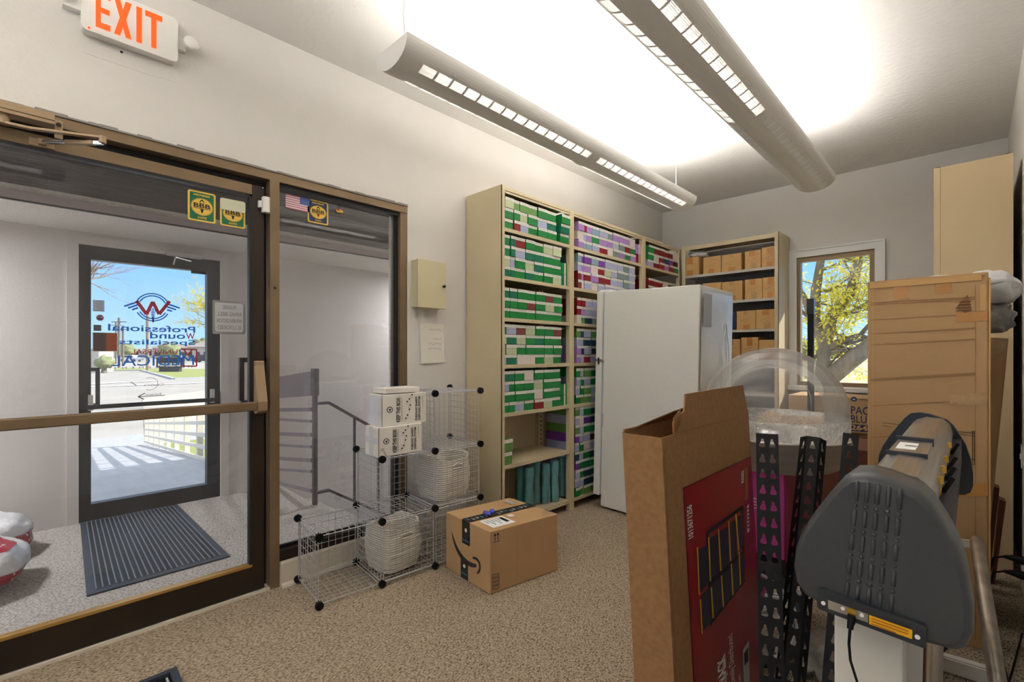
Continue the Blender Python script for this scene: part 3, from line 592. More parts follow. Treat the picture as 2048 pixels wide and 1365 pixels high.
# bags of shavings
bg_ = thing('shavings_bag', 'plastic sack printed red and white, front one by the vestibule wall', 'bag', (-1.05, -.22, 0))
b1 = MB().blob((-1.05, -.23, .125), (.26, .26, .15), 'bag_white', 5, .08, 30, 18)
build(b1, 'sack', bg_)
def band(mb, c, r, z0, z1, a0, a1, m, seed, amp, k=1.012, n=14, nv=5, freq=3):
    rnd = random.Random(seed); ph = [[rnd.uniform(0, 6.28) for _ in range(3)] for _ in range(5)]; vs = []
    for i in range(nv+1):
        th = math.acos(max(-1, min(1, z0+(z1-z0)*i/nv)))
        for j in range(n+1):
            f_ = math.radians(a0+(a1-a0)*j/n); d_ = Vector((math.sin(th)*math.cos(f_), math.sin(th)*math.sin(f_), math.cos(th)))
            kk = (1+amp*sum(math.sin(d_[q_ % 3]*(freq+q_)*1.7+ph[q_][0])*math.sin(d_[(q_+1) % 3]*(freq+q_)+ph[q_][1]) for q_ in range(5))*.6)*k
            p = Vector((d_.x*r[0]*kk, d_.y*r[1]*kk, d_.z*r[2]*kk)); p.z = max(p.z, -r[2]*.8); vs.append(Vector(c)+p)
    mb.add(vs, [(i*(n+1)+j, i*(n+1)+j+1, (i+1)*(n+1)+j+1, (i+1)*(n+1)+j) for i in range(nv) for j in range(n)], m, True); return mb
build(band(band(MB(), (-1.05, -.23, .125), (.26, .26, .15), -.1, -.8, -60, 75, 'bag_red', 5, .08), (-1.05, -.23, .125), (.26, .26, .15), .9, .55, -40, 100, 'bag_red', 5, .08), 'red_print', bg_)
bg_ = thing('shavings_bag', 'plastic sack with faded red band, rear one against the vestibule wall', 'bag', (-1.55, -.12, 0))
build(MB().blob((-1.58, -.19, .12), (.24, .24, .15), 'bag_white', 8, .08, 30, 18), 'sack', bg_)
build(band(MB(), (-1.58, -.19, .12), (.24, .24, .15), .1, -.7, -60, 90, 'bag_red', 8, .08), 'red_print', bg_)
# ------------------------------------------------------------------ outdoors, street side
S(MB().box((-3.6, -2.5, -1.1), (VX-.12, 1.55, -.02), 'concrete').add([(-3.6, -2.5, -.02), (-3.6, 1.55, -.02), (-11.4, 2.04, -.95), (-11.4, -2.5, -.95)], [(0, 1, 2, 3)], 'concrete'), 'ramp')
S(MB().add([(-3.0, 1.55, -.12), (-3.0, 9, -.12), (-11.6, 9, -1.0), (-11.6, 2.04, -1.0)], [(0, 1, 2, 3)], 'grass'), 'lawn')
S(MB().box((-260, -160, -1.12), (-2.07, 160, -1.02), 'asphalt'), 'ground')
S(MB().box((-13.4, -40, -1.02), (-11.4, 60, -.975), 'concrete'), 'sidewalk')
zg = -1.0
def gp(pts, m, z=zg): return MB().add([W(px, py, 2, z) for px, py in pts], [tuple(range(len(pts)))], m)
S(gp([(290, 868), (285, 798), (414, 781), (600, 757), (640, 870)], 'asphalt_tan', -1.005), 'parking_lot')
ls = gp([(120, 772), (120, 770), (314, 761), (314, 762.5)], 'line_white', -.995); ls2 = gp([(150, 776), (150, 774.4), (394, 765.5), (394, 767)], 'line_white', -.995)
ls.add(ls2.v, [(0, 1, 2, 3)], 'line_white'); S(ls, 'road_marking')
S(gp([(60, 743), (284, 740.5), (348, 757.5), (414, 755), (560, 748), (560, 741), (345, 737.5), (60, 734)], 'grass', -.99), 'verge')
cb = MB(); pp = [W(a, b_, 2, -.96) for a, b_ in ((60, 743.5), (284, 741), (348, 758), (414, 755.5), (560, 748.5))]
for p_, q_ in zip(pp, pp[1:]): cb.bar(p_, q_, .3, .12, 'concrete')
S(cb, 'kerb')
f_ = thing('ramp_fence', 'low cream slatted fence along the outdoor ramp', 'fence', (-7, 1.7, -.5))
def fb(s_):  # base point along ramp edge
    return Vector((-3.3, 1.46, -.02)).lerp(Vector((-11.4, 2.04, -.93)), s_)
for k in range(9): p = fb(k/8); build(MB().box((p.x-.03, p.y-.03, p.z), (p.x+.03, p.y+.03, p.z+.64), 'fence_white'), 'post', f_)
for k in range(5):
    z = .05+.14*k; build(MB().bar(fb(0)+Vector((0, -.035, z)), fb(1)+Vector((0, -.035, z)), .02, .045, 'fence_white'), 'rail', f_)
def car(label, px, py, t, L__, H_, m, rot=0.0):
    p = T(px, py, t); p.z = -1.0; c = thing('car', label, 'car', p); R_ = Matrix.Translation(p) @ Matrix.Rotation(rot, 4, 'Z')
    out = [(-.5, .18), (-.5, .5), (-.46, .58), (-.36, .62), (-.28, .95), (-.2, 1), (.2, 1), (.3, .64), (.44, .56), (.5, .48), (.5, .18)]
    fn = lambda a, z, c_: R_ @ Vector((a*L__, c_, z*H_))
    build(MB().prism(out, fn, -.9, .9, m), 'body', c)
    gl = [(-.33, .64), (-.26, .93), (.18, .93), (.26, .64)]
    build(MB().prism(gl, fn, -.91, .91, 'far_dark'), 'window', c)
    for sx_ in (-.3, .3):
        for sy_ in (-1, 1): build(MB().cyl(R_ @ Vector((sx_*L__, sy_*.72, .34)), R_ @ Vector((sx_*L__, sy_*.93, .34)), .34, 'tire', 16), 'wheel', c)
car('dark car parked at the right edge of the street view', 409, 724, 108, 4.6, 1.75, 'carpaint', YAW+.2)
car('white car parked far behind the monument sign', 352, 716, 125, 4.8, 1.6, 'carpaint_white', YAW)
car('white car parked far off behind the grass verge, beside tall poles', 262, 716, 118, 4.8, 1.6, 'carpaint_white', YAW)
sg = thing('monument_sign', 'dark monument sign with white letters standing on the grass verge', 'sign', T(341, 744, 55))
SR = Matrix.Rotation(YAW, 4, 'Z'); so = T(341, 744, 55); so.z = -1.0; WL[sg.name] = so; sg.location = so
build(MB().obox(Matrix.Translation(so) @ SR, (2.3, .5, .5), 'far_dark'), 'plinth', sg); build(MB().obox(Matrix.Translation(so+Vector((0, 0, .5))) @ SR, (3.0, .4, 1.15), 'tote_dark'), 'sign_panel', sg)
D = Dec(so+SR @ Vector((-1.3, -.21, .58)), SR @ Vector((2.6, 0, 0)), Vector((0, 0, .45)), SR @ Vector((0, -1, 0))); D.text('RIDGELINE', 0, .1, 1, .95, 'paper_white', 2, .03); D.done('lettering', sg)
for i, (px, top_, t, r_, lb) in enumerate(((238, 636, 70, .16, 'wooden utility pole, second from the left in the street view'), (232, 645, 95, .16, 'wooden utility pole, leftmost in the street view'), (295, 628, 60, .17, 'pale street pole behind the lettering of the outer door'), (246, 652, 80, .16, 'thin utility pole, third from the left in the street view'))):
    b0 = T(px, 735, t); b0.z = -1; p1 = T(px, top_, t); c = MB().cyl(b0, Vector((b0.x, b0.y, p1.z)), r_, 'bark_pale' if i == 2 else 'bark', 8)
    if i != 2: c.bar(Vector((b0.x, b0.y, p1.z-.6))+RT*1.1, Vector((b0.x, b0.y, p1.z-.6))-RT*1.1, .12, .12, 'bark')
    build(c, 'utility_pole', label=lb, cat='pole')
for i, (px, w_, h_, t, lb) in enumerate(((372, 18, 5.2, 170, 'low pale building with grey roof beyond the car park'), (275, 22, 4.0, 200, 'pale flat building far beyond the street'), (197, 9, 4.2, 55, 'beige building end wall left of the street'), (424, 8, 5, 130, 'low building at the right edge of the street view'))):
    p = T(px, 720, t); p.z = -1; c = thing('building', lb, 'building', p); M_ = Matrix.Translation(p) @ SR
    build(MB().obox(M_, (w_ if i != 2 else 1.8, 8 if i != 2 else 2, h_*.75 if i != 2 else 2.5), 'far_building'), 'walls', c)
    if i != 2:
        v = [(-w_*.55, -4.6, h_*.75), (w_*.55, -4.6, h_*.75), (w_*.55, 4.6, h_*.75), (-w_*.55, 4.6, h_*.75), (-w_*.45, 0, h_), (w_*.45, 0, h_)]
        build(MB().add([M_ @ Vector(q_) for q_ in v], [(0, 1, 5, 4), (1, 2, 5), (2, 3, 4, 5), (3, 0, 4), (0, 3, 2, 1)], 'far_roof'), 'roof', c)
        for k in range(4): build(MB().obox(M_ @ Matrix.Translation((-w_*.4+w_*.25*k, -4.02, 1)), (w_*.12, .1, 1.4), 'far_dark'), 'window', c)
    else: build(MB().obox(M_, (1.9, 2.1, .12), 'far_roof', off=(0, 0, 2.5)), 'roof', c)
for i, (px, h_, t, lb) in enumerate(((250, 4.4, 130, 'round green tree far off behind the lettering, left of the pale pole'), (322, 4.6, 175, 'round green tree far off to the right of the pale pole'), (338, 4.6, 120, 'broad green tree far off behind the monument sign'), (404, 6, 140, 'green tree far off at the right of the street view'), (208, 1.7, 52, 'small green bush beside the beige end wall'))):
    p = T(px, 720, t); p.z = -1; c = thing('tree' if h_ > 4 else 'bush', lb, 'tree' if h_ > 4 else 'bush', p)
    build(MB().tube([p, p+Vector((0, 0, h_*.5))], [.3, .15], 'bark', 6), 'trunk', c)
    build(MB().blob(p+Vector((0, 0, h_*.65)), (h_*.5, h_*.5, h_*.38), 'leaf_green', 20+i, .22, 22, 14, 4, False), 'crown', c)
# branching trees
def grow(mb, p, d, r, n, rnd, leaves, lmb, depth=0, spread=.55, seg=.32, m='bark', lean=None):
    pts = [p]; rs = [r]; k = max(3, int(3+r*12))
    for i in range(k):
        d = (d+Vector((rnd.uniform(-1, 1), rnd.uniform(-1, 1), rnd.uniform(-.7, .9)))*.16).normalized()
        p = p+d*seg*(.6+r*2.2); pts.append(p); rs.append(r*(1-.38*(i+1)/k))
    mb.tube(pts, rs, m, 7 if r > .03 else 4, cap=False)
    if leaves and r < .03:
        for q_ in pts[1:]:
            for _ in range(leaves):
                a = Vector((rnd.uniform(-1, 1), rnd.uniform(-1, 1), rnd.uniform(-.9, .5))).normalized(); s_ = rnd.uniform(.035, .085)
                o_ = q_+a*rnd.uniform(0, .12); b_ = a.cross(Vector((0, 0, 1))).normalized()*s_*.16
                lmb.add([o_-b_, o_+a*s_*.5-b_*1.4, o_+a*s_, o_+a*s_*.5+b_*1.4, o_+b_], [(0, 1, 2, 3, 4)], 'leaf_yellow')
    if n <= 0: return
    for j in range(rnd.choice((2, 3)) if r > .012 else 2):
        nd = (d+Vector((rnd.uniform(-1, 1), rnd.uniform(-1, 1), rnd.uniform(-.6, .9)))*spread*1.5).normalized()
        i = rnd.randint(max(1, k//2), k); grow(mb, pts[i], nd, rs[i]*rnd.uniform(.6, .8), n-1, rnd, leaves, lmb, depth+1, spread, seg, m)
p = T(150, 706, 14); p.z = -1
c = thing('bare_tree', 'bare branching tree at the left of the street view', 'tree', p); rnd = random.Random(11); tb = MB()
q0 = T(172, 560, 14); tb.tube([p, T(160, 650, 14), q0], [.16, .12, .08], 'bark_pale', 8)
for px, py, rr in ((215, 500, .034), (200, 490, .034), (240, 545, .03), (190, 505, .034), (228, 600, .022), (205, 520, .03)):
    grow(tb, q0, (T(px, py, 14+random.Random(px).uniform(-1, 1))-q0).normalized(), rr, 5, rnd, 0, None, 0, .5, .26, 'bark_pale')
build(tb, 'branches', c)
p = T(470, 706, 20); p.z = -1
c = thing('leafy_tree', 'yellow green leafy branch reaching in at the right of the outer door', 'tree', p); rnd = random.Random(5); tb = MB(); lb_ = MB()
q0 = T(452, 655, 20); tb.tube([p, q0], [.16, .12], 'bark', 8)
for px, py in ((436, 625), (440, 650), (438, 640)): grow(tb, q0, (T(px, py, 20)-q0).normalized(), .035, 3, rnd, 22, lb_, 0, .5, .34)
build(tb, 'branches', c); lo = build(lb_, 'foliage', c)
# ------------------------------------------------------------------ outdoors behind the back window
S(MB().add([(-4.5, L_+.15, -.5), (60, L_+.15, -.5), (60, 260, -.5), (-130, 260, -.5)], [(0, 1, 2, 3)], 'field'), 'field')
for k in range(3):
    z = -.48+0*k
p = Vector((2.05, 9.4, -.5))
c = thing('window_tree', 'gnarled tree with yellow green leaves outside the back window', 'tree', p); tb = MB(); lb_ = MB(); rnd = random.Random(21)
Y0 = 8.6
def tw_(px, py, y=Y0): return W(px, py, 1, y)
fork = tw_(1640, 800)
tb.tube([Vector((fork.x+.1, Y0, -.5)), fork, tw_(1660, 755), tw_(1700, 722), tw_(1730, 700, 8.5), tw_(1775, 655, 8.4), tw_(1850, 560, 8.2)], [.2, .16, .135, .125, .11, .09, .05], 'bark', 12)
tb.tube([fork, tw_(1645, 745), tw_(1650, 690), tw_(1628, 640), tw_(1632, 580), tw_(1645, 500), tw_(1640, 380)], [.11, .10, .09, .085, .07, .05, .03], 'bark', 12)
tb.tube([tw_(1650, 690), tw_(1664, 632), tw_(1700, 590), tw_(1712, 545), tw_(1722, 505), tw_(1740, 420)], [.085, .08, .07, .06, .05, .03], 'bark', 10)
tb.tube([tw_(1645, 700), tw_(1690, 680), tw_(1720, 672), tw_(1760, 690)], [.07, .05, .045, .03], 'bark', 8)
tb.tube([tw_(1628, 640), tw_(1610, 600), tw_(1590, 560)], [.07, .05, .03], 'bark', 8)
tb.tube([tw_(1700, 722), tw_(1690, 700), tw_(1650, 705), tw_(1610, 720)], [.05, .035, .03, .015], 'bark', 8)
starts = [(1645, 500), (1632, 580), (1628, 640), (1664, 632), (1700, 590), (1712, 545), (1722, 505), (1690, 680), (1720, 672), (1610, 600), (1600, 590), (1775, 655), (1730, 700), (1650, 690), (1640, 540), (1650, 460), (1735, 450), (1715, 520), (1650, 710), (1690, 690)]
for px, py in starts:
    a = Vector((rnd.uniform(-1, 1), rnd.uniform(-.7, .7), rnd.uniform(-.3, .9))).normalized()
    grow(tb, tw_(px, py), a, rnd.uniform(.022, .034), 4, rnd, 5, lb_, 0, .7, .19)
build(tb, 'trunk', c); build(lb_, 'foliage', c)
ft_ = thing('field_fence', 'distant wire fence with thin posts across the dry field', 'fence', (6, 60, -.5))
for k in range(12): build(MB().cyl((-2+4*k, 60, -.5), (-2+4*k, 60, .8), .06, 'bark', 6), 'post', ft_)
build(MB().cyl((-2, 60, .5), (42, 60, .5), .02, 'bark', 4), 'wire', ft_)
S(MB().box((-2.1, L_+.15, 2.22), (4, L_+.75, 2.30), 'siding'), 'eave')
for i, px in enumerate((1610, 1700, 1790)):
    p = W(px, 712, 1, 120); p.z = -.5; c = thing('tree', ('round tree on the horizon, at the window\'s left edge', 'round tree on the horizon, behind the fork of the window tree', 'round tree on the horizon, right of the back window')[i], 'tree', p)
    build(MB().blob(p+Vector((0, 0, 2.0)), (3.0, 3.0, 2.0), 'leaf_green', 40+i, .3, 20, 12, 4, False), 'crown', c); build(MB().cyl(p, p+Vector((0, 0, 2)), .25, 'bark', 6), 'trunk', c)
S(MB().box((-2.2, -3, CE+.15), (4, L_+.5, CE+.3), 'far_roof').box((-2.2, L_+.5, CE+.15), (.0, 6.4, CE+.3), 'far_roof'), 'roof')
# ------------------------------------------------------------------ luminaires
def fixture(x0, x1, y0, y1, zt, label, bright=(1, 1), power=(60, 60), cables=(), seen=True, down=8.0):
    xc, w_, dp = (x0+x1)/2, (x1-x0)/2, .092
    f_ = thing('pendant_luminaire', label, 'ceiling light', (xc, (y0+y1)/2, zt), 'pendant luminaires' if seen else None)
    def pt(th, y, k=1.0):
        t = math.radians(th); return Vector((xc+w_*k*math.cos(t), y, zt-dp*k*math.sin(t)**.85))
    n = 24; sh = MB(); mid = (y0+y1)/2; halves = ((y0+.10, mid-.04), (mid+.04, y1-.10)); open_ = set(range(6, 9)) | set(range(15, 18)); st_ = 180/n
    def strip(i, ya, yb):
        for k_, m_, fl in ((1, 'fixture', False), (.975, 'white_paint', True)):
            q_ = [pt(st_*i, ya, k_), pt(st_*(i+1), ya, k_), pt(st_*(i+1), yb, k_), pt(st_*i, yb, k_)]; sh.add(q_ if not fl else q_[::-1], [(0, 1, 2, 3)], m_, False)
    for i in range(n):
        if i not in open_: strip(i, y0, y1)
        else: strip(i, y0, halves[0][0]); strip(i, halves[0][1], halves[1][0]); strip(i, halves[1][1], y1)
    for y in (y0, y1):
        for yy_ in (y, y+(.004 if y == y0 else -.004)): sh.add([pt(180*i/n, yy_) for i in range(n+1)], [tuple(range(n+1))], 'fixture')
    build(sh, 'housing', f_)
    for h, (a, b_) in enumerate(halves):
        for i0 in (6, 15):
            pm = MB(); N_ = 15; pit = (b_-a)/N_
            for k in range(N_):
                ya, yb, yc = a+k*pit, a+(k+.86)*pit, a+(k+1)*pit
                for i in range(i0, i0+3):
                    pm.add([pt(st_*i, ya), pt(st_*(i+1), ya), pt(st_*(i+1), yb), pt(st_*i, yb)], [(0, 1, 2, 3)], 'perf_open' if bright[h] else 'perf_dim')
                    pm.add([pt(st_*i, yb), pt(st_*(i+1), yb), pt(st_*(i+1), yc), pt(st_*i, yc)], [(0, 1, 2, 3)], 'fixture')
            build(pm, 'perforated_panel', f_)
        if bright[h]:
            l = area('fluorescent_lamp', (xc, (a+b_)/2, zt-.03), (.12, b_-a), down, (1, .965, .92), (0, 0, -1)); l.parent = f_; l.location = l.location-WL[f_.name]
        l = area('fluorescent_lamp', (xc, (a+b_)/2, zt-.012), (.13, b_-a), power[h], (1, .965, .92), (0, 0, 1)); l.parent = f_; l.location = l.location-WL[f_.name]
        build(MB().cyl((xc-.04, a, zt-.045), (xc-.04, b_, zt-.045), .013, 'white_plastic', 10).cyl((xc+.04, a, zt-.045), (xc+.04, b_, zt-.045), .013, 'white_plastic', 10), 'tube', f_)
    for y in cables:
        build(MB().cyl((xc, y, zt-.02), (xc, y, CE-.03), .0018, 'white_plastic', 6).cyl((xc, y, CE-.055), (xc, y, CE-.02), .006, 'chrome', 8), 'suspension_cable', f_)
        build(MB().lathe([(0, CE-.022), (.02, CE-.02), (.048, CE-.006), (.05, CE)], Matrix.Translation((xc, y, 0)), 'white_paint', 20), 'ceiling_canopy', f_)
    return f_
PW = 3.4
l1 = fixture(.752, .985, 1.035, 3.72, 2.44, 'long white pendant luminaire nearer the glass storefront', (1, 1), (PW, PW*2.4), (1.17, 3.60))
build(MB().tube([(.86, 1.12, 2.43), (.858, 1.10, 2.6), (.87, 1.11, CE)], .004, 'white_plastic', 8), 'power_cord', l1)
l2 = fixture(1.62, 1.872, 1.15, 3.93, 2.44, 'long white pendant luminaire nearer the right wall, cut by the top edge', (1, 0), (PW*1.1, PW*2.4), (1.4, 3.62))
fixture(1.62, 1.872, -2.4, .2, 2.44, 'added unseen fill luminaire behind the camera, nearer the right wall', (1, 1), (8, 8), (-2.2, -.1), False)  # unseen, added so the ceiling behind bounces soft light forward
fixture(.752, .985, -2.4, .2, 2.44, 'added unseen fill luminaire behind the camera, nearer the storefront', (1, 1), (8, 8), (-2.2, -.1), False)  # second added fill fixture, also out of view
for yv, nm in ((-.95, 'added unseen fill lamp on the low vestibule ceiling, near the bags'), (3.4, 'added unseen fill lamp on the low vestibule ceiling above the stairs')):
    vl = thing('vestibule_fill_lamp', nm, 'ceiling light', (-1.6, yv, VC-.03))  # hidden lamps added to brighten the vestibule
    build(MB().lathe([(0, VC-.035), (.12, VC-.033), (.15, VC-.02), (.15, VC-.001)], Matrix.Translation((-1.6, yv, 0)), 'white_paint', 24), 'diffuser', vl)
    l = area('fill_light', (-1.6, yv, VC-.045), (.28, .28), 30, (.96, .97, 1)); l.parent = vl; l.location = l.location-WL[vl.name]
# ------------------------------------------------------------------ exit sign
s = thing('exit_sign', 'white exit sign with glowing orange red letters on the storefront wall', 'sign', (0, .32, 2.56))
pts = []
for cx_, cy_, a0 in ((.162+.02, 2.473+.02, 180), (.478-.02, 2.473+.02, 270), (.478-.02, 2.665-.02, 0), (.162+.02, 2.665-.02, 90)):
    for k in range(5): t = math.radians(a0+k*22.5); pts.append((cx_+.02*math.cos(t), cy_+.02*math.sin(t)))
build(MB().prism(pts, lambda a, z, c: Vector((c, a, z)), .0, .046, 'white_plastic'), 'housing', s, bevel=.004)
D = Dec((.0465, .205, 2.498), (0, .225, 0), (0, 0, .148), (1, 0, 0))
def lett(polys, mtop='exit_red', ):
    for p_ in polys: D.poly(p_, mtop, 1)
Wd = .11
lett([[(0, 0), (.07, 0), (.07, 1), (0, 1)], [(.07, 0), (.2, 0), (.2, .16), (.07, .16)], [(.07, .43), (.19, .43), (.19, .57), (.07, .57)], [(.07, .84), (.2, .84), (.2, 1), (.07, 1)]])
lett([[(.25, 1), (.335, 1), (.375, .74), (.415, 1), (.50, 1), (.42, .5), (.50, 0), (.415, 0), (.375, .26), (.335, 0), (.25, 0), (.33, .5)]])
lett([[(.57, 0), (.65, 0), (.65, 1), (.57, 1)]]); lett([[(.79, 0), (.87, 0), (.87, .84), (.79, .84)], [(.70, .84), (.96, .84), (.96, 1), (.70, 1)]])
D.done('letters', s)
build(MB().cyl((.047, .185, 2.483), (.05, .185, 2.483), .004, 'exit_red', 10), 'indicator', s)
build(MB().box((0, .478, 2.545), (.03, .51, 2.60), 'white_plastic').lathe([(0, .0), (.02, .0), (.027, .006), (.03, .012), (.026, .04), (.012, .05)], Matrix.Translation((.075, .525, 2.575)) @ Matrix.Rotation(-math.pi/2, 4, 'Y') @ Matrix.Rotation(0, 4, 'X'), 'white_plastic', 24), 'lamp_head', s)
build(MB().box((0, .11, 2.545), (.035, .165, 2.60), 'white_plastic').lathe([(0, .0), (.02, .0), (.027, .006), (.03, .012), (.026, .04), (.012, .05)], Matrix.Translation((.08, .115, 2.59)) @ Matrix.Rotation(-math.pi/2, 4, 'Y'), 'white_plastic', 24), 'lamp_head', s)
build(MB().box((0.0, .17, 2.40), (.0012, .42, 2.47), 'wall').box((0, .42, 2.405), (.0015, .49, 2.62), 'wall').cyl((.001, .29, 2.455), (.003, .29, 2.455), .005, 'ink', 10), 'mounting_patch', s)
# ------------------------------------------------------------------ key cabinet and note
k_ = thing('key_cabinet', 'small beige metal wall cabinet with a black knob beside the sidelight', 'cabinet', (.04, 1.82, 1.487))
build(MB().box((.001, 1.714, 1.487), (.060, 1.925, 1.784), 'keybox'), 'body', k_)
build(MB().box((.060, 1.712, 1.485), (.078, 1.927, 1.786), 'keybox').box((.064, 1.711, 1.50), (.066, 1.712, 1.77), 'cream_base'), 'door', k_, bevel=.002)
build(MB().cyl((.078, 1.908, 1.63), (.092, 1.908, 1.63), .006, 'ink', 12).cyl((.090, 1.908, 1.63), (.096, 1.908, 1.63), .009, 'ink', 12), 'knob', k_)
ya, _ = yz(838, 690, .0); yb, _ = yz(887, 690, .0)
D = Dec((.003, yb, 1.132), (0, ya-yb, 0), (0, 0, .255), (1, 0, 0)); D.mb.add([(.003, ya, 1.392), (.010, ya+.01, 1.128), (.010, yb+.003, 1.135), (.003, yb-.003, 1.388)], [(0, 1, 2, 3)], 'paper')
for tx, a, b_, c_, d_ in (('Please', .12, .80, .60, .95), ('leave', .12, .58, .5, .68), ('packages', .1, .46, .7, .56), ('by door', .12, .32, .7, .43)): pass
rnd = random.Random(9)
for a, b_, c_ in ((.12, .86, .62), (.12, .63, .48), (.10, .50, .7), (.14, .37, .72)):
    x_ = a; pp = []
    while x_ < c_: pp.append((x_, b_+rnd.uniform(-.028, .035))); x_ += rnd.uniform(.018, .035)
    D.O = Vector((.0085, yb, 1.132)); D.line(pp, .006, 'ink_grey', 2)
D.done('handwritten_note', label='sheet of white paper with faint handwriting taped below the key cabinet', cat='paper')
# ------------------------------------------------------------------ wire storage cubes
A0, Uc, Wc, q_s = Vector((.36, .965, .02)), Vector((.025, .314, 0)), Vector((-.325, .035, 0)), .318
g_ = thing('wire_cube_rack', 'stepped silver wire cube rack with black connectors under the sidelight', 'rack', (.25, 1.4, 0))
def node(i, j, k): return A0+Uc*i+Wc*j+Vector((0, 0, q_s*k))
def panel(p, a, b_):
    m_ = MB(); a1, b1 = a.normalized(), b_.normalized(); p = p+a1*.009+b1*.009; a = a-a1*.018; b_ = b_-b1*.018; nn = 8
    for k in range(nn+1):
        e_ = k in (0, nn); r_ = .0026 if e_ else .0014
        m_.tube([p+a*(k/nn), p+a*(k/nn)+b_], r_, 'wire', 5); m_.tube([p+b_*(k/nn), p+b_*(k/nn)+a], r_, 'wire', 5)
    build(m_, 'wire_panel', g_)
Zc = Vector((0, 0, q_s))
hts = [1, 2, 3]
for i in range(3):
    for k in range(hts[i]+1): panel(node(i, 0, k), Uc, Wc)
    for k in range(hts[i]): panel(node(i, 1, k), Uc, Zc)
for i, k in ((0, 0), (1, 0), (1, 1), (2, 0), (2, 1), (2, 2), (3, 0), (3, 1), (3, 2)): panel(node(i, 0, k), Wc, Zc)
for i, k in ((1, 0), (2, 0), (2, 1)): panel(node(i, 0, k), Uc, Zc)
nodes = set()
for i in range(3):
    for k in range(hts[i]+1):
        for ii in (i, i+1):
            for j in (0, 1): nodes.add((ii, j, k))
for i, j, k in sorted(nodes):
    p = node(i, j, k); out = (Wc.normalized()*(-1 if j == 0 else 1)); c = MB()
    c.cyl(p+out*.002, p+out*.014, .019, 'black_plastic', 20)
    for t in range(8):
        d_ = (Uc.normalized()*math.cos(t*math.pi/4)+Vector((0, 0, 1))*math.sin(t*math.pi/4)); c.bar(p+out*.003+d_*.003-out*.018, p+out*.003+d_*.017-out*.006, .003, .012, 'black_plastic')
    c.cyl(p-out*.016, p+out*.004, .008, 'black_plastic', 10)
    build(c, 'connector', g_)
def basket(c, yaw, w_, l_, h_, label, junk):
    t = thing('rope_basket', label, 'basket', c); M_ = Matrix.Translation(c) @ Matrix.Rotation(yaw, 4, 'Z'); m_ = MB(); n = 48; rings = 26
    def rr(a, fx, fy):
        ca, sa = math.cos(a), math.sin(a); e_ = .42; return (math.copysign(abs(ca)**e_, ca)*fx, math.copysign(abs(sa)**e_, sa)*fy)
    vs = []; prof = []
    for i in range(rings*2+1):
        z = h_*i/(rings*2); bulge = 1+.08*math.sin(math.pi*min(1, z/h_*1.1))-.10*(1-z/h_)**3; prof.append((bulge+(.008 if i % 2 else -.012), z))
    prof += [(1.0, h_+.004), (.965, h_+.002), (.945, h_-.01)] + [(.93-.04*(1-z), h_*z) for z in (.8, .5, .2, .05)] + [(.01, h_*.05)]
    for s_, z in prof:
        for j in range(n):
            x, y = rr(2*math.pi*j/n, w_/2*s_, l_/2*s_); sag = -.012*math.cos(2*2*math.pi*j/n)*(z/h_)**3; vs.append(M_ @ Vector((x, y, z+sag)))
    P_ = len(prof); m_.add(vs, [(i*n+j, i*n+(j+1) % n, (i+1)*n+(j+1) % n, (i+1)*n+j) for i in range(P_-1) for j in range(n)], 'rope', True)
    build(m_, 'woven_body', t)
    for sg_ in (1, -1):
        hm = MB(); pp = [M_ @ Vector((sg_*(w_/2*1.03), -.04+.08*k/8, h_*.80+.012*math.sin(math.pi*k/8))) for k in range(9)]
        hm.tube(pp, .006, 'rope', 8); pp2 = [M_ @ Vector((sg_*(w_/2*1.045), -.036+.072*k/8, h_*.745)) for k in range(9)]; hm.tube(pp2, .005, 'rope_shade', 8)
        hm.box(*[(M_ @ Vector((sg_*(w_/2*1.03)-.002, -.034, h_*.75))), (M_ @ Vector((sg_*(w_/2*1.03)+.003, .034, h_*.79)))], 'ink_grey'); build(hm, 'handle', t)
    build(MB().blob(c+Vector((0, 0, h_*.32)), (w_*.34, l_*.34, h_*.22), junk, 7, .1, 14, 8), 'contents', t)
    return t
basket(node(1, 0, 0)+Uc*.45+Wc*.50+Vector((0, 0, .006)), .08, .235, .235, .235, 'white woven rope basket on the floor level of the wire rack', 'cardboard_tan')
basket(node(2, 0, 1)+Uc*.50+Wc*.50+Vector((0, 0, .006)), .08, .235, .255, .24, 'white woven rope basket on the second level of the wire rack', 'paper')
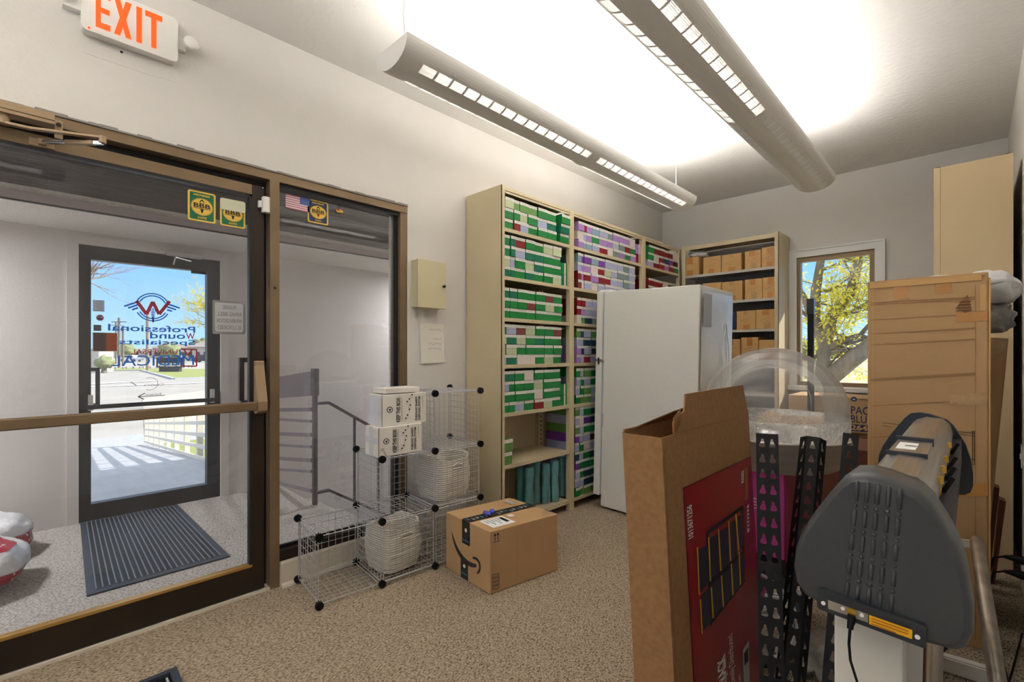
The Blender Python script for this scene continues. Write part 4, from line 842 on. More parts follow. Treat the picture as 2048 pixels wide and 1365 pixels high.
def sharps(c, yaw, w_, l_, h_, label, scrib):
    t = thing('mailing_box', label, 'box', c); M_ = Matrix.Translation(c) @ Matrix.Rotation(yaw, 4, 'Z')
    build(MB().obox(M_, (w_, l_, h_), 'carton_white'), 'carton', t, bevel=.003)
    D = Dec(M_ @ Vector((w_/2, -l_/2, 0)), M_.to_3x3() @ Vector((0, l_, 0)), Vector((0, 0, h_)), M_.to_3x3() @ Vector((1, 0, 0)))
    D.text('KEEP THIS BOX!', .31, .10, .40, .88, 'ink', 1, .03, 90); D.rect(.425, .1, .435, .86, 'ink_grey', 1)
    D.text('PUREWAY SHARPS', .735, .10, .785, .88, 'ink', 1, .03, 90); D.text('DISPOSAL SYSTEM', .805, .10, .855, .88, 'ink', 1, .03, 90); D.text('1.2 GALLON', .89, .5, .92, .88, 'ink_grey', 1, 0, 90)
    D.ell(.17, .52, .065, .10, 'ink', 1).ell(.17, .52, .048, .074, 'carton_white', 2).poly([(.14, .55), (.20, .55), (.17, .45)], 'ink', 3)
    pp = [(.66, .95), (.60, .82), (.55, .74), (.62, .62), (.60, .48), (.56, .30), (.52, .20)]
    for a in pp: D.ell(a[0], a[1], .018, .026, 'ink', 2, 12); D.arc(a[0]-.01, a[1]-.07, .03, .04, .004, 0, 360, 'ink_grey', 1, 10)
    D.rect(0, 0, .012, 1, 'ink', 1)
    if scrib: D.line([(.08, .30), (.05, .26), (.09, .22), (.12, .27), (.08, .30)], .012, 'ink', 3); D.line([(.10, .20), (.14, .18), (.11, .14), (.16, .12), (.13, .08), (.18, .05)], .012, 'ink', 3)
    D.done('printing', t)
    D = Dec(M_ @ Vector((-w_/2, -l_/2, 0)), M_.to_3x3() @ Vector((w_, 0, 0)), Vector((0, 0, h_)), M_.to_3x3() @ Vector((0, -1, 0)))
    if scrib: D.rect(.32, .03, .62, 1, 'tape_white', 1).rect(0, .45, .95, .66, 'tape_white', 2)
    else: D.rect(.02, .02, .95, .97, 'tape_white', 1).rect(.25, .02, .6, .97, 'tape_white', 2)
    D.done('packing_tape', t); return t
sharps(Vector((.315, 1.395, .664)), -.03, .14, .262, .152, 'white mailing box marked keep this box, lower of two on the wire rack', True)
sharps(Vector((.295, 1.43, .816)), -.05, .15, .27, .165, 'white mailing box marked keep this box, upper of two on the wire rack', False)
build(MB().box((.23, 1.315, .985), (.36, 1.53, 1.012), 'carton_white'), 'flat_box', label='thin plain white box lying on top of the stacked mailing boxes', cat='box', bevel=.003)
# ------------------------------------------------------------------ big parcel on the floor
pa, pu, pv_, ph = Vector((.836, 1.613, 0)), Vector((.074, .440, 0)), Vector((-.402, .040, 0)), .312
t = thing('parcel', 'large brown parcel with curved arrow print on the carpet', 'box', pa+(pu+pv_)/2)
def pbx(s_, t_, z): return pa+pu*s_+pv_*t_+Vector((0, 0, z))
b = MB(); b.add([pbx(0, 0, .001), pbx(1, 0, .001), pbx(1, 1, .001), pbx(0, 1, .001), pbx(0, 0, ph), pbx(1, 0, ph), pbx(1, 1, ph-.004), pbx(0, 1, ph-.004)], [(0, 3, 2, 1), (4, 5, 6, 7), (0, 1, 5, 4), (1, 2, 6, 5), (2, 3, 7, 6), (3, 0, 4, 7)], 'cardboard')
build(b, 'carton', t, bevel=.004)
D = Dec(pbx(0, 1, 0), -pv_, Vector((0, 0, ph)), Vector((-.1, -1, 0)))    # left face (towards the camera's left)
def cat_(P, n=8):
    out = []
    for i in range(len(P)-1):
        p0, p1, p2, p3 = P[max(i-1, 0)], P[i], P[i+1], P[min(i+2, len(P)-1)]
        for k in range(n):
            t_ = k/n; out.append(tuple(.5*(2*b1+(c1-a1_)*t_+(2*a1_-5*b1+4*c1-d1)*t_*t_+(3*b1-a1_-3*c1+d1)*t_**3) for a1_, b1, c1, d1 in zip(p0, p1, p2, p3)))
    return out+[P[-1]]
def ribbon(P, m, l):
    P = cat_(P); L1, R1 = [], []
    for i, (x, y, w) in enumerate(P):
        a_, b__ = P[max(i-1, 0)], P[min(i+1, len(P)-1)]; dx, dy = (b__[0]-a_[0])*D.asp, b__[1]-a_[1]; q_ = math.hypot(dx, dy) or 1
        nx, ny = -dy/q_*w/2/D.asp, dx/q_*w/2; L1.append((x+nx, y+ny)); R1.append((x-nx, y-ny))
    for i in range(len(P)-1): D.poly([L1[i], L1[i+1], R1[i+1], R1[i]], m, l)
ribbon([(.15, .70, .01), (.20, .56, .045), (.28, .44, .075), (.38, .355, .085), (.50, .31, .085), (.62, .31, .075), (.72, .345, .05)], 'print_dark', 1)
ribbon([(.64, .44, .03), (.72, .455, .045), (.785, .41, .05), (.79, .31, .045), (.735, .22, .03)], 'print_dark', 1)
D.rect(.40, .60, .575, 1.0, 'tape_black', 2).text('prime', .42, .63, .555, .69, 'tape_blue', 3, .01).ell(.49, .84, .03, .035, 'paper', 3, 8)
D.rect(.37, -.0, .535, .34, 'tape_black', 3).ell(.455, .22, .03, .032, 'paper', 4, 8).text('prime', .39, .06, .515, .11, 'tape_blue', 4, .01)
D.done('printing', t)
D = Dec(pbx(0, 0, 0), pu, Vector((0, 0, ph)), Vector((1, -.1, 0)))
for x_ in (.065, .105): D.line([(x_, .84), (x_, .93)], .014, 'ink', 1).poly([(x_-.018, .92), (x_+.018, .92), (x_, .965)], 'ink', 1)
D.rect(.04, .815, .13, .825, 'ink', 1)
D.line([(.03, .07), (.12, .06), (.12, .30), (.03, .31), (.03, .07)], .008, 'ink', 1)
for k in range(7): D.rect(.035, .09+k*.03, .115, .09+k*.03+(.012 if k % 2 else .006), 'ink', 1)
D.line([(.37, .0), (.37, .9)], .004, 'cardboard_dark', 1).line([(.37, .25), (.24, .16)], .004, 'cardboard_tan', 1).line([(.37, .25), (.5, .12)], .004, 'cardboard_tan', 1).line([(.80, .25), (.88, .08)], .006, 'cardboard_tan', 1)
D.done('side_markings', t)
D = Dec(pbx(0, 1, ph), -pv_, pu, Vector((0, 0, 1)))
D.rect(.40, 0, .57, 1, 'tape_black', 1)
rnd = random.Random(3)
for k in range(16):
    y_ = .03+k*.06; x_ = .485+rnd.uniform(-.04, .04); D.line([(x_-.03, y_), (x_+.02, y_+.02), (x_+.03, y_-.012)], .012, 'tape_blue' if k % 3 == 0 else 'paper', 2)
D.rect(.62, .10, .92, .42, 'paper_white', 2)
for k in range(6): D.rect(.65, .14+k*.04, .65+(.2 if k % 2 else .12), .155+k*.04, 'ink_grey', 3)
D.rect(.66, .34, .84, .39, 'ink', 3).rect(.64, .48, .72, .55, 'flag_white', 2).rect(.12, .80, .30, .88, 'decal_grey', 2)
D.line([(.8, .93), (.97, .80), (.97, .99), (.8, .99), (.8, .93)], .006, 'ink_grey', 2)
for k in range(4): D.line([(.83+.035*k, .91-.028*k), (.83+.035*k, .98)], .006, 'ink_grey', 2)
D.done('top_label', t)
g_b = pbx(.30, .52, ph)
build(MB().blob(g_b+Vector((0, .0, .012)), (.030, .014, .012), 'blue_crumple', 2, .25, 14, 8).blob(g_b+Vector((.02, .02, .02)), (.016, .018, .014), 'blue_crumple', 6, .3, 12, 8), 'crumpled_glove', label='small crumpled blue scrap lying on the big parcel', cat='scrap')
# ------------------------------------------------------------------ metal shelving on the left wall
BZ, BT = .36, 2.293
PO = [(2.163, 2.193), (2.889, 2.943), (3.996, 4.055), (4.762, 4.80)]
sv = thing('metal_shelving', 'beige metal shelving of three bays along the left wall', 'shelving', (.18, 3.4, 0))
build(MB().box((.012, 2.163, 0), (BZ, 2.168, BT), 'shelf_beige').box((BZ-.004, 2.163, 0), (BZ, 2.193, BT), 'shelf_beige').box((BZ-.03, 2.168, 0), (BZ-.026, 2.193, BT), 'shelf_beige'), 'side_panel', sv)
for a, b_ in PO[1:]:
    build(MB().box((BZ-.003, a, 0), (BZ, b_, BT-.01), 'shelf_beige').box((BZ-.035, a, 0), (BZ-.003, a+.003, BT-.01), 'shelf_beige').box((BZ-.035, b_-.003, 0), (BZ-.003, b_, BT-.01), 'shelf_beige'), 'front_post', sv)
    rp_ = MB().box((.015, a+.002, 0), (.050, b_-.002, BT-.01), 'shelf_beige')
    for k in range(60): rp_.box((.0495, (a+b_)/2-.006, .1+.036*k), (.0508, (a+b_)/2+.004, .1+.036*k+.018), 'ink')
    build(rp_, 'rear_post', sv)
build(MB().box((.010, 2.168, .04), (.014, 4.80, BT-.01), 'shelf_beige'), 'back_panel', sv)
SZ = [2.020, 1.703, 1.430, 1.121, .803, .458, .082]
for bi in range(3):
    a, b_ = PO[bi][1], PO[bi+1][0]
    for z in SZ:
        if bi > 0 and z == .458: continue
        m_ = MB().box((.014, a, z-.004), (BZ-.004, b_, z), 'shelf_beige').box((BZ-.006, a, z-.024), (BZ-.003, b_, z), 'shelf_beige').box((BZ-.02, a, z-.024), (BZ-.006, b_, z-.022), 'shelf_beige')
        if bi == 0 and z < .5:
            for k in range(12): m_.box((BZ-.06, a+.04+k*.054, z), (BZ-.03, a+.043+k*.054, z+.0004), 'ink_grey')
        build(m_, 'shelf', sv)
    build(MB().box((.014, a, BT-.012), (BZ-.01, b_, BT-.008), 'shelf_beige').box((BZ-.012, a, BT-.045), (BZ-.006, b_, BT-.008), 'shelf_beige').box((BZ-.006, a, BT-.028), (BZ-.002, b_, BT-.008), 'shelf_beige'), 'top_panel', sv)
ORD = ['first', 'second', 'third', 'fourth', 'fifth', 'sixth', 'seventh', 'eighth', 'ninth', 'tenth', 'eleventh', 'twelfth']
def yp(px, x=.345): return W(px, 700, 0, x).y
rb = random.Random(77)
def sbox(code, y0, y1, z, h, label, group, xf=.345, xb=.055, band='top'):
    m_ = MB(); g = .0012; m_.box((xb, y0+g, z+.0008), (xf, y1-g, z+h-.001), 'box_'+code)
    o = build(m_, 'supply_box', label=label, cat='box', group=group)
    l_ = MB()
    if band == 'top':
        l_.box((xf, y0+g, z+h*.70), (xf+.0012, y1-g, z+h-.001), 'label_white')
        y_ = y0+.012; pts_ = []
        while y_ < y1-.016: pts_.append(Vector((xf+.0018, y_, z+h*.84+rb.uniform(-.003, .003)))); y_ += rb.uniform(.003, .006)
        for p_, q_ in zip(pts_, pts_[1:]): l_.add([p_, q_, q_+Vector((0, 0, .0011)), p_+Vector((0, 0, .0011))], [(0, 1, 2, 3)], 'ink_grey')
    else:
        ym = y0+(y1-y0)*.62; l_.box((xf, ym, z+.001), (xf+.0012, ym+.016, z+h-.001), 'label_white')
    build(l_, 'label', o)
def fill(bay, shelf, shelfname, cols, rows, ox, sc_, zs, pitch=.0695, xf=.345):
    bi = ['near', 'middle', 'far'].index(bay); ys = [min(max(yp(ox+c/sc_), PO[bi][1]+.001), PO[bi+1][0]-.002) for c in cols]; n = len(rows)
    for r, row in enumerate(rows):
        for c, code in enumerate(row):
            if code == ' ': continue
            j = rb.uniform(-.005, .008)
            z = zs+pitch*(n-1-r)
            lab = '%s box, %s from left, row %s from top, %s shelf, %s bay' % (BOXN[code], ORD[c], ['one', 'two', 'three', 'four', 'five', 'six', 'seven', 'eight', 'nine', 'ten'][r], shelfname, bay)
            sbox(code, ys[c], ys[c+1]-rb.uniform(0, .002), z, pitch-.0005, lab, 'labelled boxes on the %s bay' % bay, xf+j, .055)
N_ = 'near'; M__ = 'middle'; F_ = 'far'
fill(N_, 0, 'topmost', [68, 205, 302, 422, 570, 713, 850], ['looogg', 'gglgbd', 'grbggg'], 1000, 7.58, SZ[0])
for r, c_ in enumerate('gdg'): sbox(c_, yp(1000+930/7.58, .37), yp(1000+1060/7.58, .37), SZ[0]+.0695*(2-r), .069, '%s box jutting forward at right end, row %s from top, topmost shelf, near bay' % (BOXN[c_], ['one', 'two', 'three'][r]), 'boxes jutting from the topmost shelf', .375-.008*r)
fill(N_, 1, 'second', [65, 155, 228, 382, 522, 660, 795, 922], ['gdrggll', 'gdbddgg', 'lbgldgg', 'ddgdggl'], 1000, 7.58, SZ[1])
for r, c_ in enumerate('gd'): sbox(c_, yp(1000+930/7.58), 2.884, SZ[1]+.088*(1-r), .087, '%s box with upright white stripe, %s of two, second shelf, near bay' % (BOXN[c_], ['upper', 'lower'][r]), 'boxes with an upright stripe, near bay', .335, band='v')
fill(N_, 2, 'third', [58, 140, 248, 380, 512, 645, 772, 893], ['ddgggmg', 'ggggmlg'.replace('ggggmlg', 'gggmglg'), 'ggggggg'], 1000, 7.18, SZ[2], .067)
fill(N_, 3, 'fourth', [55, 85, 238, 372, 508, 637, 760, 880], ['gbmlggm', 'ldlgdgg', 'llggggg', 'cdwwglg'], 1000, 7.18, SZ[3], .067)
fill(N_, 4, 'fifth', [30, 84, 140, 232, 320, 406, 488, 568], ['ddgwggg', 'bggglgg', 'ggggwgg', 'ggbgrlg'], 1000, 4.705, SZ[4], .069)
for r in range(2): sbox('g', yp(1000+570/4.705), 2.884, SZ[4]+.081*(1-r), .080, 'green box with wide white end, %s of two, fifth shelf, near bay' % ['upper', 'lower'][r], 'boxes with a white end, near bay', .335, band='v')
fill(M__, 0, 'topmost', [134, 238, 285, 380, 500, 645, 730, 830, 928, 1026, 1118], ['prptbypppw', 'wbpgppcyrg', 'pttbrwypgp'], 1140, 8.533, SZ[0])
for r, c_ in enumerate('pr'): sbox(c_, yp(1140+1128/8.533), min(yp(1140+1258/8.533), 3.993), SZ[0]+.09*(1-r), .089, '%s box with upright white stripe, %s of two, topmost shelf, middle bay' % (BOXN[c_], ['upper', 'lower'][r]), 'boxes with an upright stripe, middle bay', .34, band='v')
fill(M__, 1, 'second', [128, 190, 236, 358, 478, 592, 700, 806, 910, 1005, 1103], ['tvvtvbbbyb', 'bppwrlbyyb', 'rprprrbbyb', 'mwbwbbbcyp'], 1140, 8.533, SZ[1])
for r, c_ in enumerate('kky'): sbox(c_, yp(1140+1110/8.533)+.01*(r == 2), yp(1140+1235/8.533)-.05*(r == 2), SZ[1]+.0695*(2-r), .068, '%s box set back at the right, row %s from top, second shelf, middle bay' % (BOXN[c_], ['one', 'two', 'three'][r]), 'boxes set back on the middle bay', .25 if r < 2 else .33)
fill(M__, 2, 'third', [78, 128, 178, 265, 345], ['rrbb', 'rpbb', 'wony'], 1140, 5.94, SZ[2], .067)
fill(M__, 3, 'fourth', [76, 126, 160, 246, 330], ['onbo', 'bbnn', 'pnbn', 'pbrb'], 1140, 5.94, SZ[3], .067)
fill(M__, 4, 'fifth', [70, 120, 160, 245, 320], ['gbog', 'bgbg', 'bgob', 'goob'], 1140, 5.94, SZ[4], .069)
fill(M__, 6, 'bottom', [706, 748, 783, 850, 905], ['obgn', 'bwvn', 'obgg', 'vbbk', 'bgwb', 'nbgn', 'vgdg', 'bgnn', 'bbnn', 'gooo'], 1000, 4.705, SZ[6], .0695)
fill(F_, 0, 'topmost', [1335, 1430, 1522, 1605, 1688, 1758, 1858], ['grrrrw', 'gwrnvk', 'brrprg'], 1140, 8.533, SZ[0], .069)
fill(F_, 1, 'second', [1330, 1430, 1515, 1590, 1672, 1752, 1855], ['rrrwky', 'rprwkk', 'rrbgpr'], 1140, 8.533, SZ[1], .069)
for r in range(2): sbox('o', 2.20, yp(1000+(122-r*8)/4.705), SZ[5]+.085*(1-r), .084, 'pale green box at the left end, %s of two, on the nearly empty shelf' % ['upper', 'lower'][r], 'pair of pale green boxes', .345)
sbox('g', 2.20, 2.44, SZ[6], .075, 'dark green box lying on the bottom shelf behind the parcel', 'single green box', .34)
for i, (cx_, x_) in enumerate(((188, .20), (270, .28), (337, .22), (430, .27), (512, .29), (580, .25))):
    y_ = yp(1000+cx_/4.705, x_); hgt = .29+.012*(i % 3); z = SZ[6]; lean = .01*(i-2.5)
    c = thing('cup_stack', ('leftmost', 'second', 'third', 'fourth', 'fifth', 'rightmost')[i]+' of six bagged stacks of teal cups on the bottom shelf', 'cups', (x_, y_, z), 'bagged teal cup stacks')
    prof = [(0, .002)]
    for k in range(26): prof += [(.031+.003*math.sin(k*.35), .004+hgt*k/26), (.034+.003*math.sin(k*.35), .004+hgt*(k+.6)/26)]
    prof += [(.026, hgt+.004), (0, hgt+.004)]
    M_ = Matrix.Translation((x_, y_, z)) @ Matrix.Rotation(lean, 4, 'X'); build(MB().lathe(prof, M_, 'teal', 20), 'cups', c)
    build(MB().lathe([(.037, .003), (.038, hgt*.3), (.036, hgt*.7), (.037, hgt), (.022, hgt+.02), (.028, hgt+.04)], M_, 'clear_bag', 14), 'bag', c)
# ------------------------------------------------------------------ shelving on the back wall
bk_ = thing('metal_shelving', 'beige metal shelving unit with brown cartons on the back wall', 'shelving', (.85, 4.93, 0))
BY = 4.753
build(MB().box((1.292, BY, 0), (1.297, L_-.005, 2.30), 'shelf_beige').box((1.262, BY, 0), (1.297, BY+.003, 2.30), 'shelf_beige'), 'side_panel', bk_)
build(MB().box((.389, BY, 0), (.43, BY+.003, 2.30), 'shelf_beige').box((.389, BY, 0), (.392, BY+.035, 2.30), 'shelf_beige'), 'front_post', bk_)
build(MB().box((.389, L_-.02, .05), (1.292, L_-.016, 2.0), 'unit_back'), 'back_panel', bk_)
build(MB().box((.389, BY+.005, 2.285), (1.292, L_-.02, 2.289), 'shelf_beige').box((.43, BY+.003, 2.25), (1.262, BY+.007, 2.29), 'shelf_beige'), 'top_panel', bk_)
KZ = [1.988, 1.703, 1.42, 1.13, .82, .5, .1]
for z in KZ: build(MB().box((.392, BY+.004, z-.004), (1.290, L_-.02, z), 'shelf_grey').box((.392, BY+.001, z-.024), (1.290, BY+.004, z), 'shelf_grey'), 'shelf', bk_)
def carton(name, label, a, b_, m, tapes=(), scrib=(), face='y', cat='box', group=None, bevel=.004, tapemat='tape'):
    c = thing(name, label, cat, ((a[0]+b_[0])/2, (a[1]+b_[1])/2, a[2]), group); build(MB().box(a, b_, m), 'carton', c, bevel=bevel)
    if face == 'y': D = Dec((a[0], a[1], a[2]), (b_[0]-a[0], 0, 0), (0, 0, b_[2]-a[2]), (0, -1, 0))
    else: D = Dec((b_[0], a[1], a[2]), (0, b_[1]-a[1], 0), (0, 0, b_[2]-a[2]), (1, 0, 0))
    for q_ in tapes: D.rect(*q_[:4], q_[4] if len(q_) > 4 else tapemat, 1)
    if tapes: D.done('packing_tape', c)
    if scrib:
        D2 = Dec(D.O, D.U, D.V, D.N)
        for x_, y_, w_ in scrib:
            pp = []; k = 0
            while k < w_: pp.append((x_+k, y_+k*.25+rb.uniform(-.03, .03))); k += .022
            D2.line(pp, .007, 'marker', 3)
        D2.done('handwriting', c)
    return c
def xp(px, y=4.78): return W(px, 600, 1, y).x
def zp(px, py, y=4.78): return W(px, py, 1, y).z
row1 = [(1363.5, 1397.5, 515, 'with a white bag on top, back shelving, leftmost on top shelf'), (1406, 1441.5, 513, 'second from left on the top shelf, back shelving'), (1442.5, 1482, 508, 'third from left on the top shelf, back shelving'), (1488.5, 1521, 501, 'fourth from left on the top shelf, back shelving'), (1522, 1554.5, 493, 'tallest, rightmost on the top shelf, back shelving')]
row2 = [(1405, 1441.5, 566, 'half hidden by the refrigerator, second shelf, back shelving'), (1443, 1484, 563, 'torn top, second shelf above the refrigerator, back shelving'), (1489, 1524, 558, 'second from right on the second shelf, back shelving'), (1524.5, 1554.5, 554, 'rightmost on the second shelf, back shelving')]
row3 = [(1473, 1511, 622, 'left one on third shelf beside blue boxes, back shelving'), (1511.5, 1554.5, 619, 'right one on the third shelf, back shelving')]
row4 = [(1445, 1480, 679, 'left one on fourth shelf, back shelving, cut by refrigerator'), (1482, 1516, 675, 'dark topped, middle of the fourth shelf, back shelving'), (1517, 1554.5, 680, 'right one on the fourth shelf, back shelving')]
for ri, (row, z) in enumerate(zip((row1, row2, row3, row4), KZ)):
    for i, (pa_, pb_, pt_, lb) in enumerate(row):
        x0, x1 = xp(pa_), xp(pb_); zt = zp((pa_+pb_)/2, pt_)
        carton('carton', 'brown carton '+lb, (x0, 4.78+.004*i, z+.001), (x1, 5.05, zt), 'cardboard_tan', [[(.32, 0, .68, .3), (.34, .62, .66, 1)], [(.3, 0, .62, .28)], [(.35, 0, .7, .25), (.4, .8, .62, 1, 'tape_clear')], [(.36, 0, .7, .34, 'tape_clear'), (.3, .7, .62, 1)]][(ri+i) % 4], [(.18 if i else .22, .45, .5), (.38, .36, .22)] if not (ri == 0 and i == 0) else ())
x0, x1 = xp(1448), xp(1471.5)
for k in range(2): carton('flat_box', 'blue box, %s of two stacked on the third shelf of the back shelving' % ['lower', 'upper'][k], (x0, 4.785, KZ[2]+.001+.085*k), (x1, 5.04, KZ[2]+.085*(k+1)), 'decal_blue' if 0 else 'blueprint', group='stacked blue boxes')
bz = zp(1380, 515)
build(MB().blob((xp(1385), 4.88, bz+.035), (.085, .07, .045), 'bag_white', 9, .2, 18, 12).blob((xp(1400), 4.86, bz+.02), (.06, .05, .028), 'bag_white', 12, .25, 14, 10), 'plastic_bag', label='crumpled white bag on the leftmost carton of the back shelving', cat='bag')
# ------------------------------------------------------------------ refrigerator
RM = Matrix.Translation((.484, 3.10, .0)) @ Matrix.Rotation(math.radians(1.3), 4, 'Y') @ Matrix.Translation((0, 0, .012))
fg = thing('refrigerator', 'tall white refrigerator seen from its side in front of the shelving', 'refrigerator', (.85, 3.4, 0))
def rbx(a, b_, m):
    x0, y0, z0 = a; x1, y1, z1 = b_; return MB().add([RM @ Vector(v) for v in ((x0,y0,z0),(x1,y0,z0),(x1,y1,z0),(x0,y1,z0),(x0,y0,z1),(x1,y0,z1),(x1,y1,z1),(x0,y1,z1))], [(0,3,2,1),(4,5,6,7),(0,1,5,4),(1,2,6,5),(2,3,7,6),(3,0,4,7)], m)
build(rbx((.01, 0, .01), (.745, .60, 1.655), 'fridge_white'), 'cabinet', fg, bevel=.006)
build(rbx((-.062, .002, .085), (-.006, .60, 1.125), 'fridge_white'), 'refrigerator_door', fg, bevel=.008)
build(rbx((-.062, .002, 1.135), (-.006, .60, 1.662), 'fridge_white'), 'freezer_door', fg, bevel=.008)
build(rbx((-.006, .01, .10), (.01, .59, 1.65), 'decal_grey'), 'door_gasket', fg)
m_ = rbx((-.05, -.006, 1.120), (.02, .03, 1.128), 'chrome'); m_.tube([RM @ Vector((-.03, -.004, 1.10)), RM @ Vector((-.03, -.004, 1.15))], .006, 'ink', 8); build(m_, 'hinge', fg)
m_ = rbx((-.04, .01, 1.655), (.05, .10, 1.672), 'fridge_white'); build(m_, 'hinge_cover', fg, bevel=.004)
bp_ = MB(); nx, nz = 10, 24; rnd = random.Random(2); vs = []
for i in range(nz+1):
    for j in range(nx+1):
        s_, t_ = j/nx, i/nz; bump = .006*math.sin(3.1*s_+4*t_*2)*math.sin(6*t_)+.006*math.sin(9*t_+2*s_); e_ = min(s_, 1-s_, t_, 1-t_)
        vs.append(RM @ Vector((.752+bump*min(1, e_*5), .02+.56*s_, .20+1.42*t_)))
bp_.add(vs, [(i*(nx+1)+j, i*(nx+1)+j+1, (i+1)*(nx+1)+j+1, (i+1)*(nx+1)+j) for i in range(nz) for j in range(nx)], 'fridge_back', True)
build(bp_, 'back_sheet', fg, label='shiny silvery back sheet')
m_ = MB(); pp = [RM @ Vector((.757, .44, 1.42)), RM @ Vector((.760, .37, 1.2)), RM @ Vector((.760, .36, .9)), RM @ Vector((.760, .44, .7)), RM @ Vector((.760, .5, .9)), RM @ Vector((.760, .5, 1.2)), RM @ Vector((.757, .44, 1.42))]
m_.tube(pp, .0025, 'chrome', 6); m_.add([RM @ Vector(v) for v in ((.759, .03, 1.38), (.759, .17, 1.38), (.759, .17, 1.60), (.759, .03, 1.60))], [(0, 1, 2, 3)], 'decal_grey'); build(m_, 'rear_fittings', fg)
build(rbx((.012, -.003, .62), (.02, 0, .72), 'decal_grey'), 'rating_label', fg)
# ------------------------------------------------------------------ tall rack carton in the foreground
ZT, KX = .975, .055
RX0, RX1, RY0, RY1 = 1.846, 1.963, 1.171, 1.847
def sh_(x, y, z): return Vector((x+(ZT-z)*KX, y, z))
rc = thing('rack_carton', 'tall open cardboard carton with red rack print in the foreground', 'box', (1.93, 1.5, 0))
def slab(mb, x0, y0, z0, x1, y1, z1, m):
    return mb.add([sh_(*v) for v in ((x0,y0,z0),(x1,y0,z0),(x1,y1,z0),(x0,y1,z0),(x0,y0,z1),(x1,y0,z1),(x1,y1,z1),(x0,y1,z1))], [(0,3,2,1),(4,5,6,7),(0,1,5,4),(1,2,6,5),(2,3,7,6),(3,0,4,7)], m)
wl = .004; b = MB()
slab(b, RX0, RY0, 0, RX1, RY0+wl, ZT, 'cardboard_brown'); slab(b, RX1-wl, RY0+wl, 0, RX1, RY1, ZT, 'cardboard_brown'); slab(b, RX0, RY0+wl, 0, RX0+wl, RY1, ZT+.01, 'cardboard_brown'); slab(b, RX0, RY1-wl, 0, RX1, RY1, ZT, 'cardboard_brown'); slab(b, RX0+wl, RY0+wl, 0, RX1-wl, RY1-wl, .01, 'cardboard_dark')
build(b, 'carton', rc)
b = MB(); slab(b, RX0+.012, RY0+.02, .01, RX1-.012, RY1-.02, ZT-.05, 'tote_dark'); build(b, 'packed_contents', rc, label='dark contents inside the carton')
def fx(px, py, dx=0):
    x = RX1
    for _ in range(4): v = W(px, py, 0, x+dx); x = RX1+(ZT-v.z)*KX
    return v
fl = [fx(1348, 868), fx(1347, 845), fx(1356, 832), fx(1368, 824), fx(1370, 812), fx(1371, 789), fx(1430, 779), fx(1486, 771), fx(1491, 800), fx(1497, 828)]
b = MB(); k = len(fl); b.add(fl+[v-Vector((wl, 0, 0)) for v in fl], [tuple(range(k)), tuple(range(k, 2*k))[::-1]]+[(i, k+i, k+(i+1) % k, (i+1) % k) for i in range(k)], 'cardboard_brown')
for i in range(5):
    p_ = fx(1350+2*i, 868-4*i, .002); b.box(p_+Vector((-.003, -.006+.003*i, 0)), p_+Vector((.001, -.003+.003*i, .045)), 'cardboard_dark')
b.box(fx(1352, 866, .0005)-Vector((0, 0, .001)), Vector((RX1+.001, RY1, ZT+.0005)), 'cardboard_dark')
build(b, 'raised_flap', rc)
b = MB(); z0 = ZT+.008
P_ = [sh_(RX0, RY0, z0-.006), sh_(RX0+.035, RY0+.25, z0+.035), sh_(RX0+.055, RY0+.42, z0+.052), sh_(RX0+.02, RY1-.04, z0+.04), sh_(RX0, RY1, z0)]
b.add(P_+[v-Vector((0, 0, wl)) for v in P_], [(0, 1, 2, 3, 4), (9, 8, 7, 6, 5)]+[(i, 5+i, 5+(i+1) % 5, (i+1) % 5) for i in range(5)], 'cardboard_brown'); build(b, 'folded_flap', rc)
b = MB(); P_ = [sh_(RX0+.01, RY1-.003, z0), sh_(RX1-.01, RY1-.003, z0), sh_(RX1-.015, RY1-.01, z0+.085), sh_(RX0+.03, RY1-.02, z0+.05)]
b.add(P_+[v-Vector((0, wl, 0)) for v in P_], [(0, 1, 2, 3), (7, 6, 5, 4)]+[(i, 4+i, 4+(i+1) % 4, (i+1) % 4) for i in range(4)], 'cardboard_dark'); build(b, 'end_flap', rc)
g0 = fx(1367, 978); gyL, gz1 = g0.y, g0.z; gz1r = fx(1496, 918).z; gz0 = .03
nrm = Vector((1, 0, KX)).normalized(); nrm = Vector((1, 0, .05))
class DecS(Dec):
    def P(s, x, y, l): yy, zz = x, y; return sh_(RX1+.0006+.0004*l, yy, zz)
D = DecS((0, 0, 0), (0, 1, 0), (0, 0, 1), (1, 0, 0))
def q2(px, py): v = fx(px, py); return (v.y, v.z)
gyR = RY1-.002; gt = (gz1+gz1r)/2
D.poly([(gyL-.004, .02), (gyR, .02), (gyR, gt+.004), (gyL-.004, gt+.004)], 'red_dark', 0); D.poly([(gyL, .03), (gyR, .03), (gyR, gt), (gyL, gt)], 'red_print', 1)
def zq(a, b_): return q2(1360+a/2.9375, 900+b_/2.9375)
def quad(pts, m, l): D.poly([zq(*p) for p in pts], m, l)
quad([(150, 480), (365, 325), (372, 345), (160, 500)], 'tote_dark', 2); quad([(150, 490), (165, 480), (185, 1030), (172, 1035)], 'tote_dark', 2); quad([(355, 335), (370, 330), (380, 755), (368, 765)], 'tote_dark', 2); quad([(172, 1010), (378, 750), (380, 775), (175, 1035)], 'tote_dark', 2)
quad([(165, 770), (375, 585), (375, 620), (170, 805)], 'tote_dark', 3)
